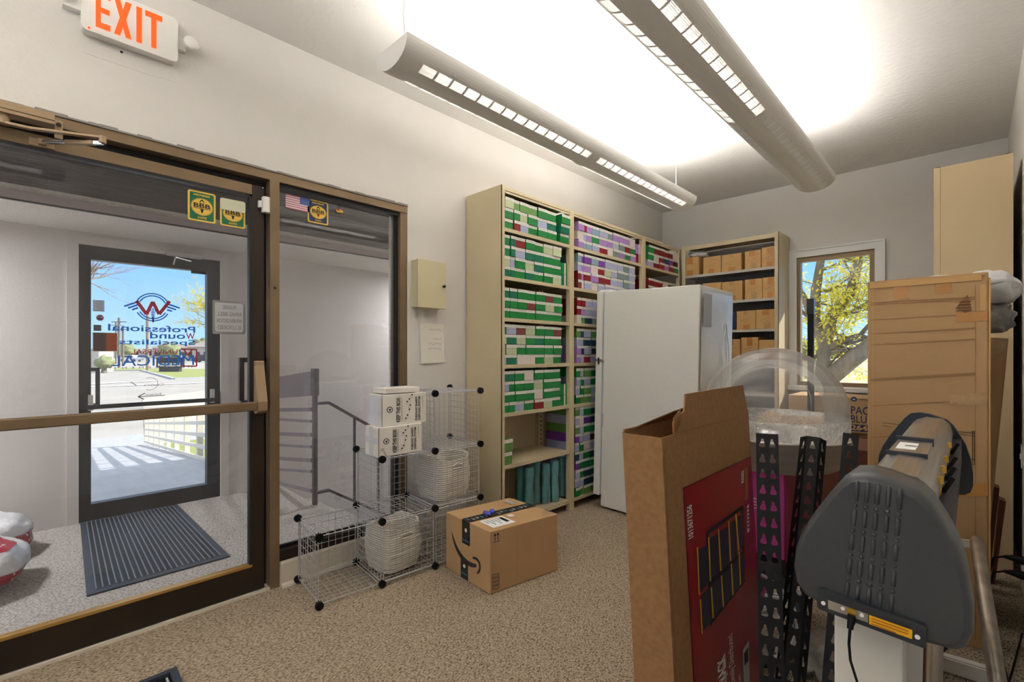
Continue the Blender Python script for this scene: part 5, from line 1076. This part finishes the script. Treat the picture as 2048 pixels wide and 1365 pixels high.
for x0_, x1_, yt0, yt1, yb0, yb1 in ((100, 158, 590, 560, 845, 780), (165, 218, 520, 495, 770, 720), (225, 280, 480, 450, 720, 665), (287, 325, 430, 410, 655, 625), (332, 366, 395, 375, 595, 560), (116, 172, 865, 800, 1075, 1010), (180, 235, 800, 745, 985, 925), (242, 296, 740, 690, 925, 860), (302, 345, 680, 635, 850, 800), (347, 372, 620, 600, 795, 760)): quad([(x0_, yt0), (x1_, yt1), (x1_+6, yb1), (x0_+6, yb0)], 'tote', 4)
for a in (((97, 575), (107, 855)), ((163, 515), (173, 775)), ((178, 810), (190, 992)), ((221, 468), (235, 715)), ((238, 740), (250, 927)), ((281, 420), (292, 655)), ((296, 670), (306, 855)), ((323, 378), (340, 595)), ((342, 600), (350, 797)), ((114, 880), (125, 1085))):
    (x0_, y0_), (x1_, y1_) = a; quad([(x0_-3, y0_), (x0_+4, y0_-4), (x1_+4, y1_-6), (x1_-3, y1_)], 'tote_yellow', 5)
def dt(tx, x0_, y0_, x1_, y1_, bold=.01, m='paper_white'):
    a = zq(x0_, y1_); b_ = zq(x1_, y0_); D.text(tx, a[0], a[1], b_[0], b_[1]*1.0, m, 3, bold, 90)
dt('1013671256', 46, 318, 66, 530, .02); dt('RACK', 222, 1190, 262, 1392, .03); dt('ough Totes', 248, 1195, 270, 1400, .0); dt('Evenly Distributed', 292, 1065, 312, 1400, .0); dt('ion.', 340, 1300, 352, 1400, .0)
quad([(358, 130), (372, 120), (372, 190), (358, 200)], 'paper_white', 3)
for k in range(5): quad([(360, 135+k*12), (370, 128+k*12), (370, 133+k*12), (360, 140+k*12)], 'ink', 4)
quad([(378, 110), (396, 95), (398, 285), (380, 300)], 'gold', 3); quad([(390, 330), (402, 320), (404, 480), (392, 490)], 'paper_white', 3)
for k in range(6): quad([(392, 345+k*22), (402, 337+k*22), (402, 347+k*22), (392, 355+k*22)], 'red_dark', 4)
quad([(365, 1180), (400, 1120), (408, 1400), (372, 1400)], 'decal_grey', 3); quad([(372, 1200), (395, 1160), (398, 1240), (376, 1270)], 'tote_dark', 4)
D.done('printed_panel', rc)
b = MB(); b.bar(sh_(RX1+.001, RY0+.012, ZT-.03), sh_(RX1+.001, RY0+.012, .02), .003, .001, 'cardboard_dark'); build(b, 'score_line', rc)
# ------------------------------------------------------------------ slotted uprights
def slotted(p0, p1, wdt, label, flange=.024, fdir=-1, cols=2, face=None):
    p0, p1 = Vector(p0), Vector(p1); t_ = (p1-p0); Ln = t_.length; t_.normalize()
    view = (CAMP-(p0+p1)/2) if face is None else Vector(face); n_ = (view-t_*view.dot(t_)).normalized(); s_ = t_.cross(n_); s_ = -s_ if s_.dot(RT) < 0 else s_
    c = thing('slotted_upright', label, 'metal post', p0, 'black slotted uprights'); m_ = MB(); pit = .046; k = int(Ln/pit)
    def key(cx_, cz, sg):
        pts = [(-.004, .012), (.001, .013), (.003, .004), (.008, -.006), (.008, -.012), (.003, -.014), (-.006, -.014), (-.009, -.010), (-.006, 0), (-.005, .006)]
        pts = [(cx_+sg*x, cz+z) for x, z in pts]; return pts if sg > 0 else pts[::-1]
    for i in range(k):
        z0_, z1_ = Ln-(i+1)*pit, Ln-i*pit
        out = [(-wdt/2, z0_), (wdt/2, z0_), (wdt/2, z1_), (-wdt/2, z1_)]
        holes = [key(-wdt*.24, (z0_+z1_)/2-.006, -1), key(wdt*.24, (z0_+z1_)/2-.006, 1)] if cols == 2 else [key(0, (z0_+z1_)/2-.006, 1)]
        loops = [[Vector((x, z, 0)) for x, z in out]]+[[Vector((x, z, 0)) for x, z in h[::-1]] for h in holes]
        tris = geometry.tessellate_polygon(loops); flat = [v for l in loops for v in l]
        m_.add([p0+s_*v.x+t_*v.y for v in flat], [tuple(t) for t in tris], 'black_plastic')
    z0_ = Ln-k*pit
    if z0_ > .001: m_.add([p0+s_*x+t_*z for x, z in ((-wdt/2, 0), (wdt/2, 0), (wdt/2, z0_), (-wdt/2, z0_))], [(0, 1, 2, 3)], 'black_plastic')
    build(m_, 'slotted_face', c, solid=.0022)
    for sg in (-1, 1):
        a = p0+s_*sg*wdt/2; f_ = (-n_*1.0+s_*sg*.15*fdir).normalized()*flange; m_ = MB()
        loops = None
        for i in range(k):
            z0_, z1_ = Ln-(i+1)*pit, Ln-i*pit; out = [(0, z0_), (1, z0_), (1, z1_), (0, z1_)]
            cz = (z0_+z1_)/2-.006; h = [(.35, cz+.012), (.5, cz+.013), (.6, cz), (.75, cz-.008), (.7, cz-.014), (.35, cz-.014)]
            lp = [[Vector((x, z, 0)) for x, z in out], [Vector((x, z, 0)) for x, z in h]]; tr_ = geometry.tessellate_polygon(lp); fl_ = [v for l in lp for v in l]
            m_.add([a+f_*v.x+t_*v.y for v in fl_], [tuple(t) for t in tr_], 'black_plastic')
        build(m_, 'side_flange', c, solid=.002)
    return c
slotted((2.227, 1.197, 0), T(1534, 868, 1.45), .058, 'black slotted metal upright, leftmost of three beside the red carton')
slotted((2.18, 1.40, 0), T(1627, 874, 1.6), .034, 'black slotted metal upright, middle one of three, splayed sides', .034, 5, 1)
slotted((2.28, 1.36, .0), T(1702, 868, 1.58), .042, 'black slotted metal upright, rightmost of three, leaning at an angle', .02, -1, 1)
# ------------------------------------------------------------------ cotton candy machine on pink cart
cc = thing('candy_floss_cart', 'pink wheeled candy floss cart with steel pan and clear dome', 'cart', (1.993, 2.176, 0)); cM = Matrix.Translation((1.96, 2.146, 0)) @ Matrix.Diagonal((.93, .93, 1, 1))
build(MB().lathe([(.02, .752), (.235, .75), (.25, .758), (.288, .86), (.305, .868), (.308, .876), (.300, .878), (.282, .868), (.243, .768), (.02, .762)], cM, 'steel', 64), 'pan', cc)
build(MB().lathe([(0, .76), (.07, .76), (.08, .80), (.085, .86), (.07, .885), (.02, .89), (0, .89)], cM, 'chrome', 32), 'floss_head', cc)
dp = [(.281, .872), (.283, .93), (.282, .965)]+[(.282*math.cos(math.radians(a)), .965+.255*math.sin(math.radians(a))) for a in range(8, 90, 8)]
build(MB().lathe(dp+[(.01, 1.22)], cM, 'dome', 64, a0=.25, a1=2*math.pi+.25), 'dome', cc)
build(MB().lathe([(.284, .872), (.285, .945)], cM, 'dome_hazy', 64), 'dome_skirt', cc)
ring = []; hc = Vector((1.993+.05, 2.176-.14, 1.03))
vd = Vector((.2, -.98, .25)).normalized(); a1 = vd.cross(Vector((0, 0, 1))).normalized(); a2 = a1.cross(vd)
for k in range(33):
    an = 2*math.pi*k/32; d_ = (vd*.80+a1*math.cos(an)*.52+a2*math.sin(an)*.55); v = Vector((1.96, 2.146, .965))+Vector((d_.x*.264, d_.y*.264, max(d_.z, -.2)*.256)) ; ring.append(v)
build(MB().tube(ring, .002, 'dome', 6), 'opening_rim', cc)
b = MB(); b.box((1.74, 1.965, .43), (2.05, 2.56, .748), 'pink'); b.box((2.0505, 1.966, .42), (2.055, 2.56, .748), 'pink_shaded')  # darker sheet paints the shade on the cabinet's right side
build(b, 'cabinet', cc, bevel=.005)
b = MB()
for k in range(4): b.box((1.90-.0, 1.9635, .60+.012*k), (1.965, 1.965, .604+.012*k), 'flag_white')
for k in range(3): b.box((2.055, 2.06, .60+.012*k), (2.056, 2.11, .604+.012*k), 'pink_shaded')
build(b, 'vents', cc)
build(MB().bar((1.76, 2.0, .40), (2.36, 2.30, .27), .05, .04, 'pink').bar((1.80, 2.40, .36), (2.3, 2.45, .3), .05, .04, 'pink_shaded').bar((1.934, 2.02, .23), (1.95, 2.25, .40), .04, .04, 'pink').bar((2.2, 2.2, .25), (2.06, 2.2, .42), .04, .04, 'pink_shaded').box((1.80, 2.0, .33), (2.04, 2.38, .43), 'ink'), 'chassis', cc)
def wheel(c, r, nrm_):
    nrm_ = Vector(nrm_).normalized(); M_ = Matrix.Translation(c) @ nrm_.to_track_quat('Z', 'Y').to_matrix().to_4x4(); w_ = MB()
    tor = [(r-.022+.022*math.cos(t*math.pi/6), .018*math.sin(t*math.pi/6)) for t in range(13)]
    w_.lathe(tor, M_, 'tire', 48); wh = build(w_, 'wheel', cc); w_ = MB()
    w_.lathe([(r-.042, -.014), (r-.028, -.018), (r-.028, .018), (r-.042, .014), (r-.042, -.014)], M_, 'wheel_white', 48); w_.lathe([(0, -.02), (.032, -.02), (.034, .0), (.032, .022), (0, .024)], M_, 'wheel_white', 24)
    for k in range(5):
        for da in (-.14, .14):
            a = 2*math.pi*k/5+.3; p_ = M_ @ Vector((.028*math.cos(a+da*2), .028*math.sin(a+da*2), .004)); q_ = M_ @ Vector(((r-.036)*math.cos(a+da), (r-.036)*math.sin(a+da), .004)); w_.bar(p_, q_, .012, .02, 'wheel_white', up=nrm_)
    build(w_, 'rim', wh)
    return wh
wheel(Vector((1.925, 1.935, .205)), .205, (.25, -1, 0)); wheel(Vector((2.31, 2.36, .205)), .205, (.15, -1, 0))
wheel(Vector((1.86, 2.50, .205)), .205, (.25, -1, 0))
# ------------------------------------------------------------------ vinyl cutter on its stand
pl = thing('vinyl_cutter', 'grey vinyl cutter with ribbed end cap on a metal stand, at lower right', 'cutting machine', (2.45, 1.6, 0))
out = [(1700,948),(1680,962),(1655,990),(1625,1027),(1598,1068),(1586,1100),(1582,1135),(1588,1168),(1606,1195),(1640,1214),(1700,1239),(1780,1268),(1860,1296),(1912,1310),(1938,1303),(1949,1275),(1949,1225),(1938,1160),(1918,1100),(1890,1050),(1864,1010),(1840,986),(1808,972),(1770,957),(1735,948)]
OUT = [(lambda v: (v.x, v.z))(W(px, py, 1, 1.0)) for px, py in out]
ccx = sum(p[0] for p in OUT)/len(OUT); ccz = sum(p[1] for p in OUT)/len(OUT)
def cap(y_list, m, name, dx=0, dz=0):
    vs = []; n = len(OUT)
    for y, k_ in y_list:
        for x, z in OUT: vs.append(Vector((ccx+(x-ccx)*k_+dx, y, ccz+(z-ccz)*k_+dz)))
    fs = [(i*n+j, i*n+(j+1) % n, (i+1)*n+(j+1) % n, (i+1)*n+j) for i in range(len(y_list)-1) for j in range(n)]
    mb = MB().add(vs, fs, m, True); mb.add(vs[:n], [tuple(range(n))[::-1]], m, False); mb.add(vs[-n:], [tuple(range(n))], m, False); return mb
build(cap([(1.105, .95), (1.10, .985), (1.05, 1.0), (1.022, .995), (1.008, .975), (1.0, .94), (.997, .90)][::-1], 'plotter_grey', 'c'), 'end_cap', pl)
b = MB()
tops = [(375, 392), (425, 397), (475, 405), (528, 415), (582, 428)]; bots = [(318, 975), (370, 992), (424, 1012), (478, 1030), (534, 1045)]
for (ax, ay), (bx, by) in zip(tops, bots):
    def rp2(t): return W(1560+(ax+(bx-ax)*t)/2.416, 800+(ay+(by-ay)*t)/2.416, 1, .997)
    for t0, t1_ in ((.0, .17), (.235, .375), (.44, .575), (.64, .775), (.84, .97)): b.tube([rp2(t0), rp2(t0+.01), rp2(t1_-.01), rp2(t1_)], [.001, .0034, .0034, .001], 'plotter_grey', 10)
    for t in (.205, .41, .61, .81): b.blob(rp2(t), (.0036, .003, .0036), 'plotter_grey', 1, 0, 10, 8, 3, False)
build(b, 'ribs', pl)
def PZ(a, c_, y=.985): return W(1560+a/2.416, 800+c_/2.416, 1, y)
b = MB(); P_ = [(178, 918), (190, 916), (695, 1094), (706, 1106), (700, 1196), (688, 1200), (192, 1014), (180, 1000)]
vs = [PZ(a, c_) for a, c_ in P_]; n = len(vs); b.add(vs+[v+Vector((0, .03, 0)) for v in vs], [tuple(range(n))]+[(i, n+i, n+(i+1) % n, (i+1) % n) for i in range(n)], 'plotter_dark')
build(b, 'connector_panel', pl)
b = MB(); b.add([PZ(a, c_, .984) for a, c_ in ((232, 968), (425, 1037), (425, 1078), (232, 1010))], [(0, 1, 2, 3)], 'panel_metal')
for a, c_ in ((303, 1010), (395, 1043)): b.cyl(PZ(a, c_, .979), PZ(a, c_, .985), .003, 'chrome', 8)
for a, c_ in ((209, 984), (664, 1148)): b.cyl(PZ(a, c_, .981), PZ(a, c_, .985), .0035, 'chrome', 12)
build(b, 'connector_plate', pl); build(MB().box(PZ(325, 1008, .980), PZ(368, 1040, .984), 'brass'), 'data_port', pl)
b = MB(); b.add([PZ(a, c_, .9835) for a, c_ in ((430, 1040), (640, 1114), (638, 1158), (430, 1085))], [(0, 1, 2, 3)], 'yellow_label')
for k in range(3): b.add([PZ(a, c_+k*14, .983) for a, c_ in ((442, 1054), (620-60*(k == 2), 1118-20*(k == 2)), (620-60*(k == 2), 1122-20*(k == 2)), (442, 1058))], [(0, 1, 2, 3)], 'decal_orange')
build(b, 'warning_label', pl)
b = MB(); b.box(PZ(325, 1040, .975), PZ(368, 1075, .990), 'black_plastic'); pp = [PZ(348, 1060, .975), PZ(338, 1110, .97), PZ(333, 1180, .97), PZ(340, 1260, .98), PZ(362, 1330, .99), PZ(390, 1420, 1.0), PZ(420, 1520, 1.04)]
b.tube([PZ(346, 1050, .978), PZ(338, 1110, .97)], [.006, .0045], 'black_plastic', 8); b.tube(pp, .0022, 'black_plastic', 8); build(b, 'cable', pl)
Y1_, Y2_ = 1.10, 2.14
sec = [(1728, 962), (1742, 951), (1775, 944), (1835, 955), (1862, 978), (1872, 1010), (1868, 1080), (1760, 1110), (1690, 1040)]
SEC = [(lambda v: (v.x, v.z))(W(px, py, 1, 1.10)) for px, py in sec]
b = MB().prism(SEC, lambda a, z, c: Vector((a, c, z)), Y1_, Y2_, 'plotter_silver'); build(b, 'silver_cover', pl, bevel=.006)
zt_ = max(z for _, z in SEC); xa, xb_ = SEC[1][0], SEC[3][0]
b = MB().box((xa+.004, 1.32, zt_-.006), (xb_+.002, 1.50, zt_+.004), 'plotter_silver'); b.box((xa+.0, 1.50, zt_-.006), (xb_+.004, 1.515, zt_+.012), 'plotter_dark'); b.box((xa, 1.31, zt_-.004), (xb_+.003, 1.318, zt_+.005), 'plotter_dark')
b.box((xa+.012, 1.36, zt_+.0041), (xb_-.02, 1.46, zt_+.0046), 'paper_white').box((xa+.025, 1.40, zt_+.0047), (xa+.045, 1.42, zt_+.005), 'ink_grey'); build(b, 'raised_panel', pl)
build(cap([(2.14, 1.0), (2.17, 1.0), (2.175, .97)], 'plotter_dark', 'c', 0, .0), 'far_end_cap', pl, bevel=.002)
sd = MB().box((ccx-.02, 1.10, ccz-.02), (ccx+.09, 2.14, ccz+.06), 'tote_dark'); build(sd, 'cutting_bed', pl)
for k, y_ in enumerate((1.30, 1.42, 1.56, 1.80)):
    x_ = xb_+.012; z_ = zt_-.055
    build(MB().bar((x_-.01, y_, z_-.015), (x_+.016, y_, z_-.012), .014, .010, 'black_plastic').bar((x_+.013, y_, z_-.014), (x_+.030, y_, z_+.022), .011, .008, 'black_plastic'), 'pinch_lever', pl)
    build(MB().cyl((x_+.010, y_-.03, z_-.04), (x_+.010, y_-.03, z_+.018), .004, 'brass', 10).cyl((x_+.010, y_-.03, z_+.012), (x_+.010, y_-.03, z_+.026), .0075, 'brass', 12), 'spring_post', pl)
build(MB().box((2.362, 1.07, 0), (2.463, 1.14, .73), 'leg_white'), 'stand_column', pl, bevel=.004); build(MB().box((2.362, 2.06, 0), (2.463, 2.13, .80), 'leg_white'), 'stand_column', pl, bevel=.004)
def tubeT(a, c_, r_): return MB().cyl(T(*a), T(*c_), r_, 'tube_steel', 16)
v0 = T(1953, 1082, 1.75); v1 = T(1995, 1365, 1.28); v2 = v1+(v1-v0)*((v1.z-.02)/(v0.z-v1.z))
build(MB().cyl(v0, v2, .0195, 'tube_steel', 18), 'stand_tube', pl, label='slanting steel stand tube')
v0 = T(1868, 1290, 1.0); v1 = Vector((v0.x-.01, v0.y-.02, .0)); build(MB().cyl(v0+Vector((0, 0, .05)), v1, .016, 'tube_steel', 18), 'stand_tube', pl)
b = MB(); pts_ = [T(1870, 1070, 1.78), T(1905, 1076, 1.78), T(1908, 1084, 1.78), T(1918, 1086, 1.78), T(1921, 1079, 1.78), T(1940, 1082, 1.78), T(1963, 1080, 1.78), T(1963, 1098, 1.78), T(1935, 1096, 1.78), T(1880, 1092, 1.78)]
n = len(pts_); b.add(pts_+[v+FW*.01 for v in pts_], [tuple(range(n)), tuple(range(n, 2*n))[::-1]]+[(i, n+i, n+(i+1) % n, (i+1) % n) for i in range(n)], 'leg_white'); build(b, 'slotted_bracket', pl)
f0 = W(1815, 1302, 2, .03); f1 = W(2010, 1362, 2, .03)
build(MB().bar((2.41, 1.0, .025), (2.41, 2.2, .025), .06, .05, 'leg_white'), 'foot_bar', pl)
build(MB().bar(f0, f1, .045, .05, 'leg_white').bar(f0+Vector((0, -.012, .0251)), f1+Vector((0, -.012, .0251)), .006, .004, 'decal_grey'), 'white_rail', label='white metal rail lying on the carpet in front of the tall carton', cat='rail')
# ------------------------------------------------------------------ cartons along the right wall
y_ = 2.69; xl, xr = W(1735, 700, 1, y_).x, W(1977, 700, 1, y_).x
ztop = W(1855, 556, 1, y_).z
c = carton('tall_carton', 'tall brown taped carton standing near the right wall', (xl, y_, .0), (xr, y_+.17, ztop), 'cardboard', (), (), bevel=.006)
D = Dec((xl, y_, 0), (xr-xl, 0, 0), (0, 0, ztop), (0, -1, 0))
def cq(px, py): v = W(px, py, 1, y_); return ((v.x-xl)/(xr-xl), v.z/ztop)
def crect(x0_, y0_, x1_, y1_, m, l=1): D.poly([cq(x0_, y0_), cq(x1_, y0_-(x1_-x0_)*.06), cq(x1_, y1_-(x1_-x0_)*.05), cq(x0_, y1_)], m, l)
crect(1788, 570, 1816, 600, 'tape'); crect(1872, 562, 1902, 588, 'tape'); crect(1912, 627, 1975, 645, 'tape', 3); crect(1912, 970, 1976, 995, 'tape', 3); crect(1900, 790, 1975, 812, 'tape_clear', 3)
for yy in (606, 610, 640, 668, 690, 758, 761, 812, 875, 930): crect(1742, yy, 1950, yy+1.1, 'crease', 2)
crect(1950, 570, 1951.5, 1280, 'crease', 2); crect(1745, 566, 1746, 1290, 'cardboard_tan', 2); crect(1960, 570, 1972, 622, 'cardboard_tan', 1)
D.poly([cq(1910, 618), cq(1925, 600), cq(1935, 590), cq(1940, 605), cq(1944, 622), cq(1930, 626)], 'cardboard_dark', 3)
for k in range(4): crect(1912+2*k, 622-6*k, 1942, 623.5-6*k, 'cardboard_shade', 4)
for a in (((1910, 862), (1950, 868)), ((1910, 868), (1950, 873)), ((1905, 923), (1950, 930)), ((1905, 928), (1948, 934)), ((1945, 862), (1945, 930)), ((1949, 862), (1949, 930)), ((1765, 846), (1800, 850)), ((1765, 852), (1785, 855))): D.line([cq(*a[0]), cq(*a[1])], .0012, 'ink', 3)
D.done('tape_and_creases', c)
b = MB().box((xl+.01, y_-.004, ztop-.028), (xr-.02, y_, ztop-.006), 'cardboard_tan').box((xl, y_+.002, ztop-.001), (xr, y_+.168, ztop+.004), 'cardboard_tan').box((xl+.02, y_-.003, ztop-.012), (xr-.01, y_-.001, ztop-.010), 'cardboard_shade')
build(b, 'top_flap', c); build(MB().box((xr, y_+.01, .02), (xr+.004, y_+.03, ztop-.03), 'ink').box((xr, y_, .02), (xr+.006, y_+.008, ztop-.02), 'cardboard_tan'), 'torn_edge', c)
x2l, x2r = W(1940, 700, 1, 2.98).x, W(2017, 680, 1, 2.98).x; z2 = W(1998, 672, 1, 2.98).z; x3r = W(2001, 850, 1, 2.98).x
c = thing('tapered_carton', 'brown carton partly hidden behind the tall carton, bags on top', 'box', (2.55, 3.1, 0))
vs = [(x2l, 2.98, 0), (x3r-.06, 2.98, 0), (x3r-.06, 3.3, 0), (x2l, 3.3, 0), (x2l, 2.98, z2), (x2r, 2.98, z2-.015), (x2r, 3.3, z2-.015), (x2l, 3.3, z2)]
build(MB().add(vs, [(0, 3, 2, 1), (4, 5, 6, 7), (0, 1, 5, 4), (1, 2, 6, 5), (2, 3, 7, 6), (3, 0, 4, 7)], 'cardboard'), 'carton', c, bevel=.006)
build(MB().add([Vector(v)+Vector((0, -.0015, 0)) for v in ((x2l, 2.98, z2-.09), (x2r-.02, 2.98, z2-.09), (x2r, 2.98, z2-.012), (x2l, 2.98, z2-.002))], [(0, 1, 2, 3)], 'tape_clear'), 'packing_tape', c)
def crumple(name, label, c_, r_, m, seed, amp=.22): return build(MB().blob(c_, r_, m, seed, amp, 40, 26, 5), name, label=label, cat='bag' if 'bag' in name else 'plastic wrap')
zc_ = W(1900, 545, 1, 2.85).z
b = MB().blob((2.43, 2.93, ztop-.02), (.21, .10, .05), 'bag_white', 31, .10, 40, 20, 3).blob((2.60, 3.02, ztop-.035), (.10, .14, .085), 'bag_white', 36, .10, 36, 22, 3)
build(b, 'plastic_bag', label='white plastic bag draped over the top of the tall carton', cat='bag')
crumple('bubble_wrap', 'crumpled bubble wrap between the tall carton and the right wall', Vector((2.60, 3.1, z2+.085)), (.085, .15, .085), 'bag_grey', 33, .1)
cb_ = thing('metal_cabinet', 'tall tan metal shelving end panel against the right wall', 'shelving', (2.55, 4.15, 0)); CX0, CX1 = W(1867.5, 330, 1, 3.7).x, W(2026.5, 330, 1, 3.7).x; CZ = W(1946, 322, 1, 3.7).z
build(MB().box((CX0, 3.70, 0), (CX1, 3.705, CZ), 'cabinet_tan').box((CX0, 3.6985, 0), (CX0+.028, 3.70, CZ), 'cabinet_tan').box((CX1-.028, 3.6985, 0), (CX1, 3.70, CZ), 'cabinet_tan').box((CX0+.028, 3.6984, 0), (CX0+.0295, 3.70, CZ), 'cardboard_dark').box((CX0+.012, 3.70, CZ), (CX0+.03, 3.71, CZ+.004), 'ink').box((CX1-.03, 3.70, CZ), (CX1-.012, 3.71, CZ+.004), 'ink'), 'end_panel', cb_)
build(MB().box((CX0, 4.60, 0), (CX1, 4.605, CZ), 'cabinet_tan'), 'end_panel', cb_); build(MB().box((CX1-.004, 3.705, 0), (CX1, 4.6, CZ), 'cabinet_tan'), 'back_panel', cb_)
for z in (.1, .55, 1.0, 1.45, 1.9, CZ-.02): build(MB().box((CX0+.004, 3.705, z-.02), (CX1-.004, 4.6, z), 'cabinet_tan'), 'shelf', cb_)
for i, (px0, px1, py0, y3, lb) in enumerate(((1976, 1999, 972, 3.36, 'dark brown flattened carton leaning beside the tall carton'), (1993, 2012, 1000, 3.5, 'dark brown flattened carton leaning nearest the right wall'))):
    xa_, xb2 = W(px0, 900, 1, y3).x, W(px1, 900, 1, y3).x; zt2 = W((px0+px1)/2, py0, 1, y3).z
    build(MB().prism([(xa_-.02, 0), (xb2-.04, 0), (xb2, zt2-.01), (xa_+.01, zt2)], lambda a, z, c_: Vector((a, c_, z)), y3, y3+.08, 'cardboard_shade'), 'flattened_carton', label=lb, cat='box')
# boxes in front of the window
carton('carton', 'plain carton on the floor below the printed tissue carton', (1.44, 4.55, 0), (2.0, 4.98, .575), 'cardboard_dark', [(.44, 0, .56, 1)], ())
pb = carton('tissue_carton', 'carton printed with large dark blue letters under the back window', (1.43, 4.53, .576), (1.99, 4.97, .845), 'cardboard', (), ())
D = Dec((1.43, 4.53, .576), (.56, 0, 0), (0, 0, .269), (0, -1, 0))
def pq(px, py): v = W(px, py, 1, 4.53); return ((v.x-1.43)/.56, (v.z-.576)/.269)
a = pq(1703, 823); b_ = pq(1706, 833)
x_0 = pq(1702, 820)[0]
D.text('PACIFIC', x_0, pq(1710, 829)[1], x_0+.40, pq(1710, 813)[1], 'decal_navy', 1, .01).text('BLUE', x_0, pq(1710, 846)[1], x_0+.235, pq(1710, 831)[1], 'decal_navy', 1, .01)
D.rect(0, .04, 1, pq(1710, 849)[1], 'decal_navy', 1).text('26401', x_0, .07, x_0+.29, pq(1710, 850)[1], 'cardboard_tan', 2, .03)
e_ = pq(1708, 799); D.ell(e_[0], e_[1], .035, .07, 'decal_navy', 1).poly([(e_[0]-.02, e_[1]-.02), (e_[0]+.02, e_[1]-.02), (e_[0], e_[1]+.025)], 'paper', 2); D.text('Georgia', e_[0]+.06, e_[1]-.025, e_[0]+.18, e_[1]+.03, 'decal_navy', 1, .01); D.done('printing', pb)
lb_x = thing('low_carton', 'carton with papers lying on top behind the clear dome', 'box', (1.68, 3.75, 0))
build(MB().box((1.47, 3.56, 0), (1.88, 3.98, .775), 'cardboard_tan'), 'carton', lb_x, bevel=.005)
build(MB().box((1.58, 3.60, .776), (1.84, 3.88, .780), 'paper_white').box((1.52, 3.7, .780), (1.66, 3.9, .783), 'paper_white'), 'papers', label='loose white papers on the carton behind the clear dome', cat='paper')
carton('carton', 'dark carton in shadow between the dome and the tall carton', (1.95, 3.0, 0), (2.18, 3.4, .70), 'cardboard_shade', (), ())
v = W(1622, 597, 1, 4.45)
pp_ = thing('pole', 'black upright pole standing in front of the back window', 'pole', (v.x, 4.45, 0))
build(MB().box((v.x-.021, 4.43, 0), (v.x+.021, 4.46, v.z-.12), 'black_plastic'), 'lower_section', pp_); build(MB().box((v.x-.025, 4.425, v.z-.13), (v.x+.025, 4.465, v.z-.005), 'black_gloss').cyl((v.x+.01, 4.44, v.z-.01), (v.x+.01, 4.44, v.z+.004), .006, 'chrome', 10), 'end_cap', pp_)
# ------------------------------------------------------------------ right wall fittings, floor odds and ends
ow = thing('wall_outlet', 'power outlet low on the right wall with two black plugs', 'outlet', (XR, 2.78, .33))
build(MB().box((XR-.006, 2.72, .26), (XR-.0005, 2.86, .40), 'white_plastic'), 'face_plate', ow, bevel=.002)
for i, z in enumerate((.365, .305)):
    pg = build(MB().tube([(XR-.006, 2.79, z), (XR-.05, 2.79, z+.002), (XR-.075, 2.79, z+.004), (XR-.10, 2.785, z+.004)], [.017, .017, .012, .006], 'black_plastic', 12), 'plug', ow)
    build(MB().tube([(XR-.10, 2.785, z+.004), (XR-.13, 2.77, z-.005), (XR-.15, 2.72, z-.09), (XR-.14, 2.60, z-.22), (XR-.10, 2.5, .008), (XR-.06, 2.35, .006), (XR-.12, 2.1, .006)], .004, 'black_plastic', 8), 'power_cord', pg)
sw = thing('switch_plate', 'white switch plate on the right wall at the edge of view', 'switch', (XR, 2.78, .75)); vv = W(2044, 912, 0, XR)
build(MB().box((XR-.006, vv.y-.06, vv.z-.06), (XR-.0005, vv.y+.01, vv.z+.06), 'white_plastic'), 'face_plate', sw, bevel=.002); build(MB().box((XR-.01, vv.y-.03, vv.z-.015), (XR-.006, vv.y-.02, vv.z+.015), 'white_plastic'), 'toggle', sw)
build(MB().tube([(2.66, 1.5, .006), (2.70, 1.75, .006), (2.68, 2.0, .006), (2.62, 2.3, .006), (2.66, 2.6, .006), (2.70, 2.9, .03)], .0035, 'black_plastic', 8), 'loose_cable', label='thin black cable trailing over the carpet along the right wall', cat='cable')
p = W(1645, 1310, 2, .04); crumple('plastic_wrap', 'crumpled clear plastic wrap on the carpet under the cart', p, (.10, .14, .06), 'bag_clear', 51, .2)
C0 = W(353, 1345, 2, 0); e1 = (W(302, 1366, 2, 0)-C0).normalized()*.32; e2_ = (W(362, 1368, 2, 0)-C0).normalized()*.32
fm = thing('floor_tray', 'corner of a black plastic tray on the carpet at the bottom edge', 'tray', C0)
def fq(s_, t_, z): return C0+e1*s_+e2_*t_+Vector((0, 0, z))
def fbx(mb, s0, t0, s1, t1_, z0, z1, m): return mb.add([fq(s0, t0, z0), fq(s1, t0, z0), fq(s1, t1_, z0), fq(s0, t1_, z0), fq(s0, t0, z1), fq(s1, t0, z1), fq(s1, t1_, z1), fq(s0, t1_, z1)], [(0, 3, 2, 1), (4, 5, 6, 7), (0, 1, 5, 4), (1, 2, 6, 5), (2, 3, 7, 6), (3, 0, 4, 7)], m)
b = MB()
for q_ in ((0, 0, 1, .07), (0, .93, 1, 1), (0, .07, .07, .93), (.93, .07, 1, .93)): fbx(b, *q_, .001, .022, 'rubber')
build(b, 'rim', fm); build(fbx(MB(), .07, .07, .93, .93, .001, .009, 'black_plastic'), 'base', fm); build(fbx(MB(), .10, .10, .12, .9, .009, .012, 'decal_grey'), 'grip_strip', fm)
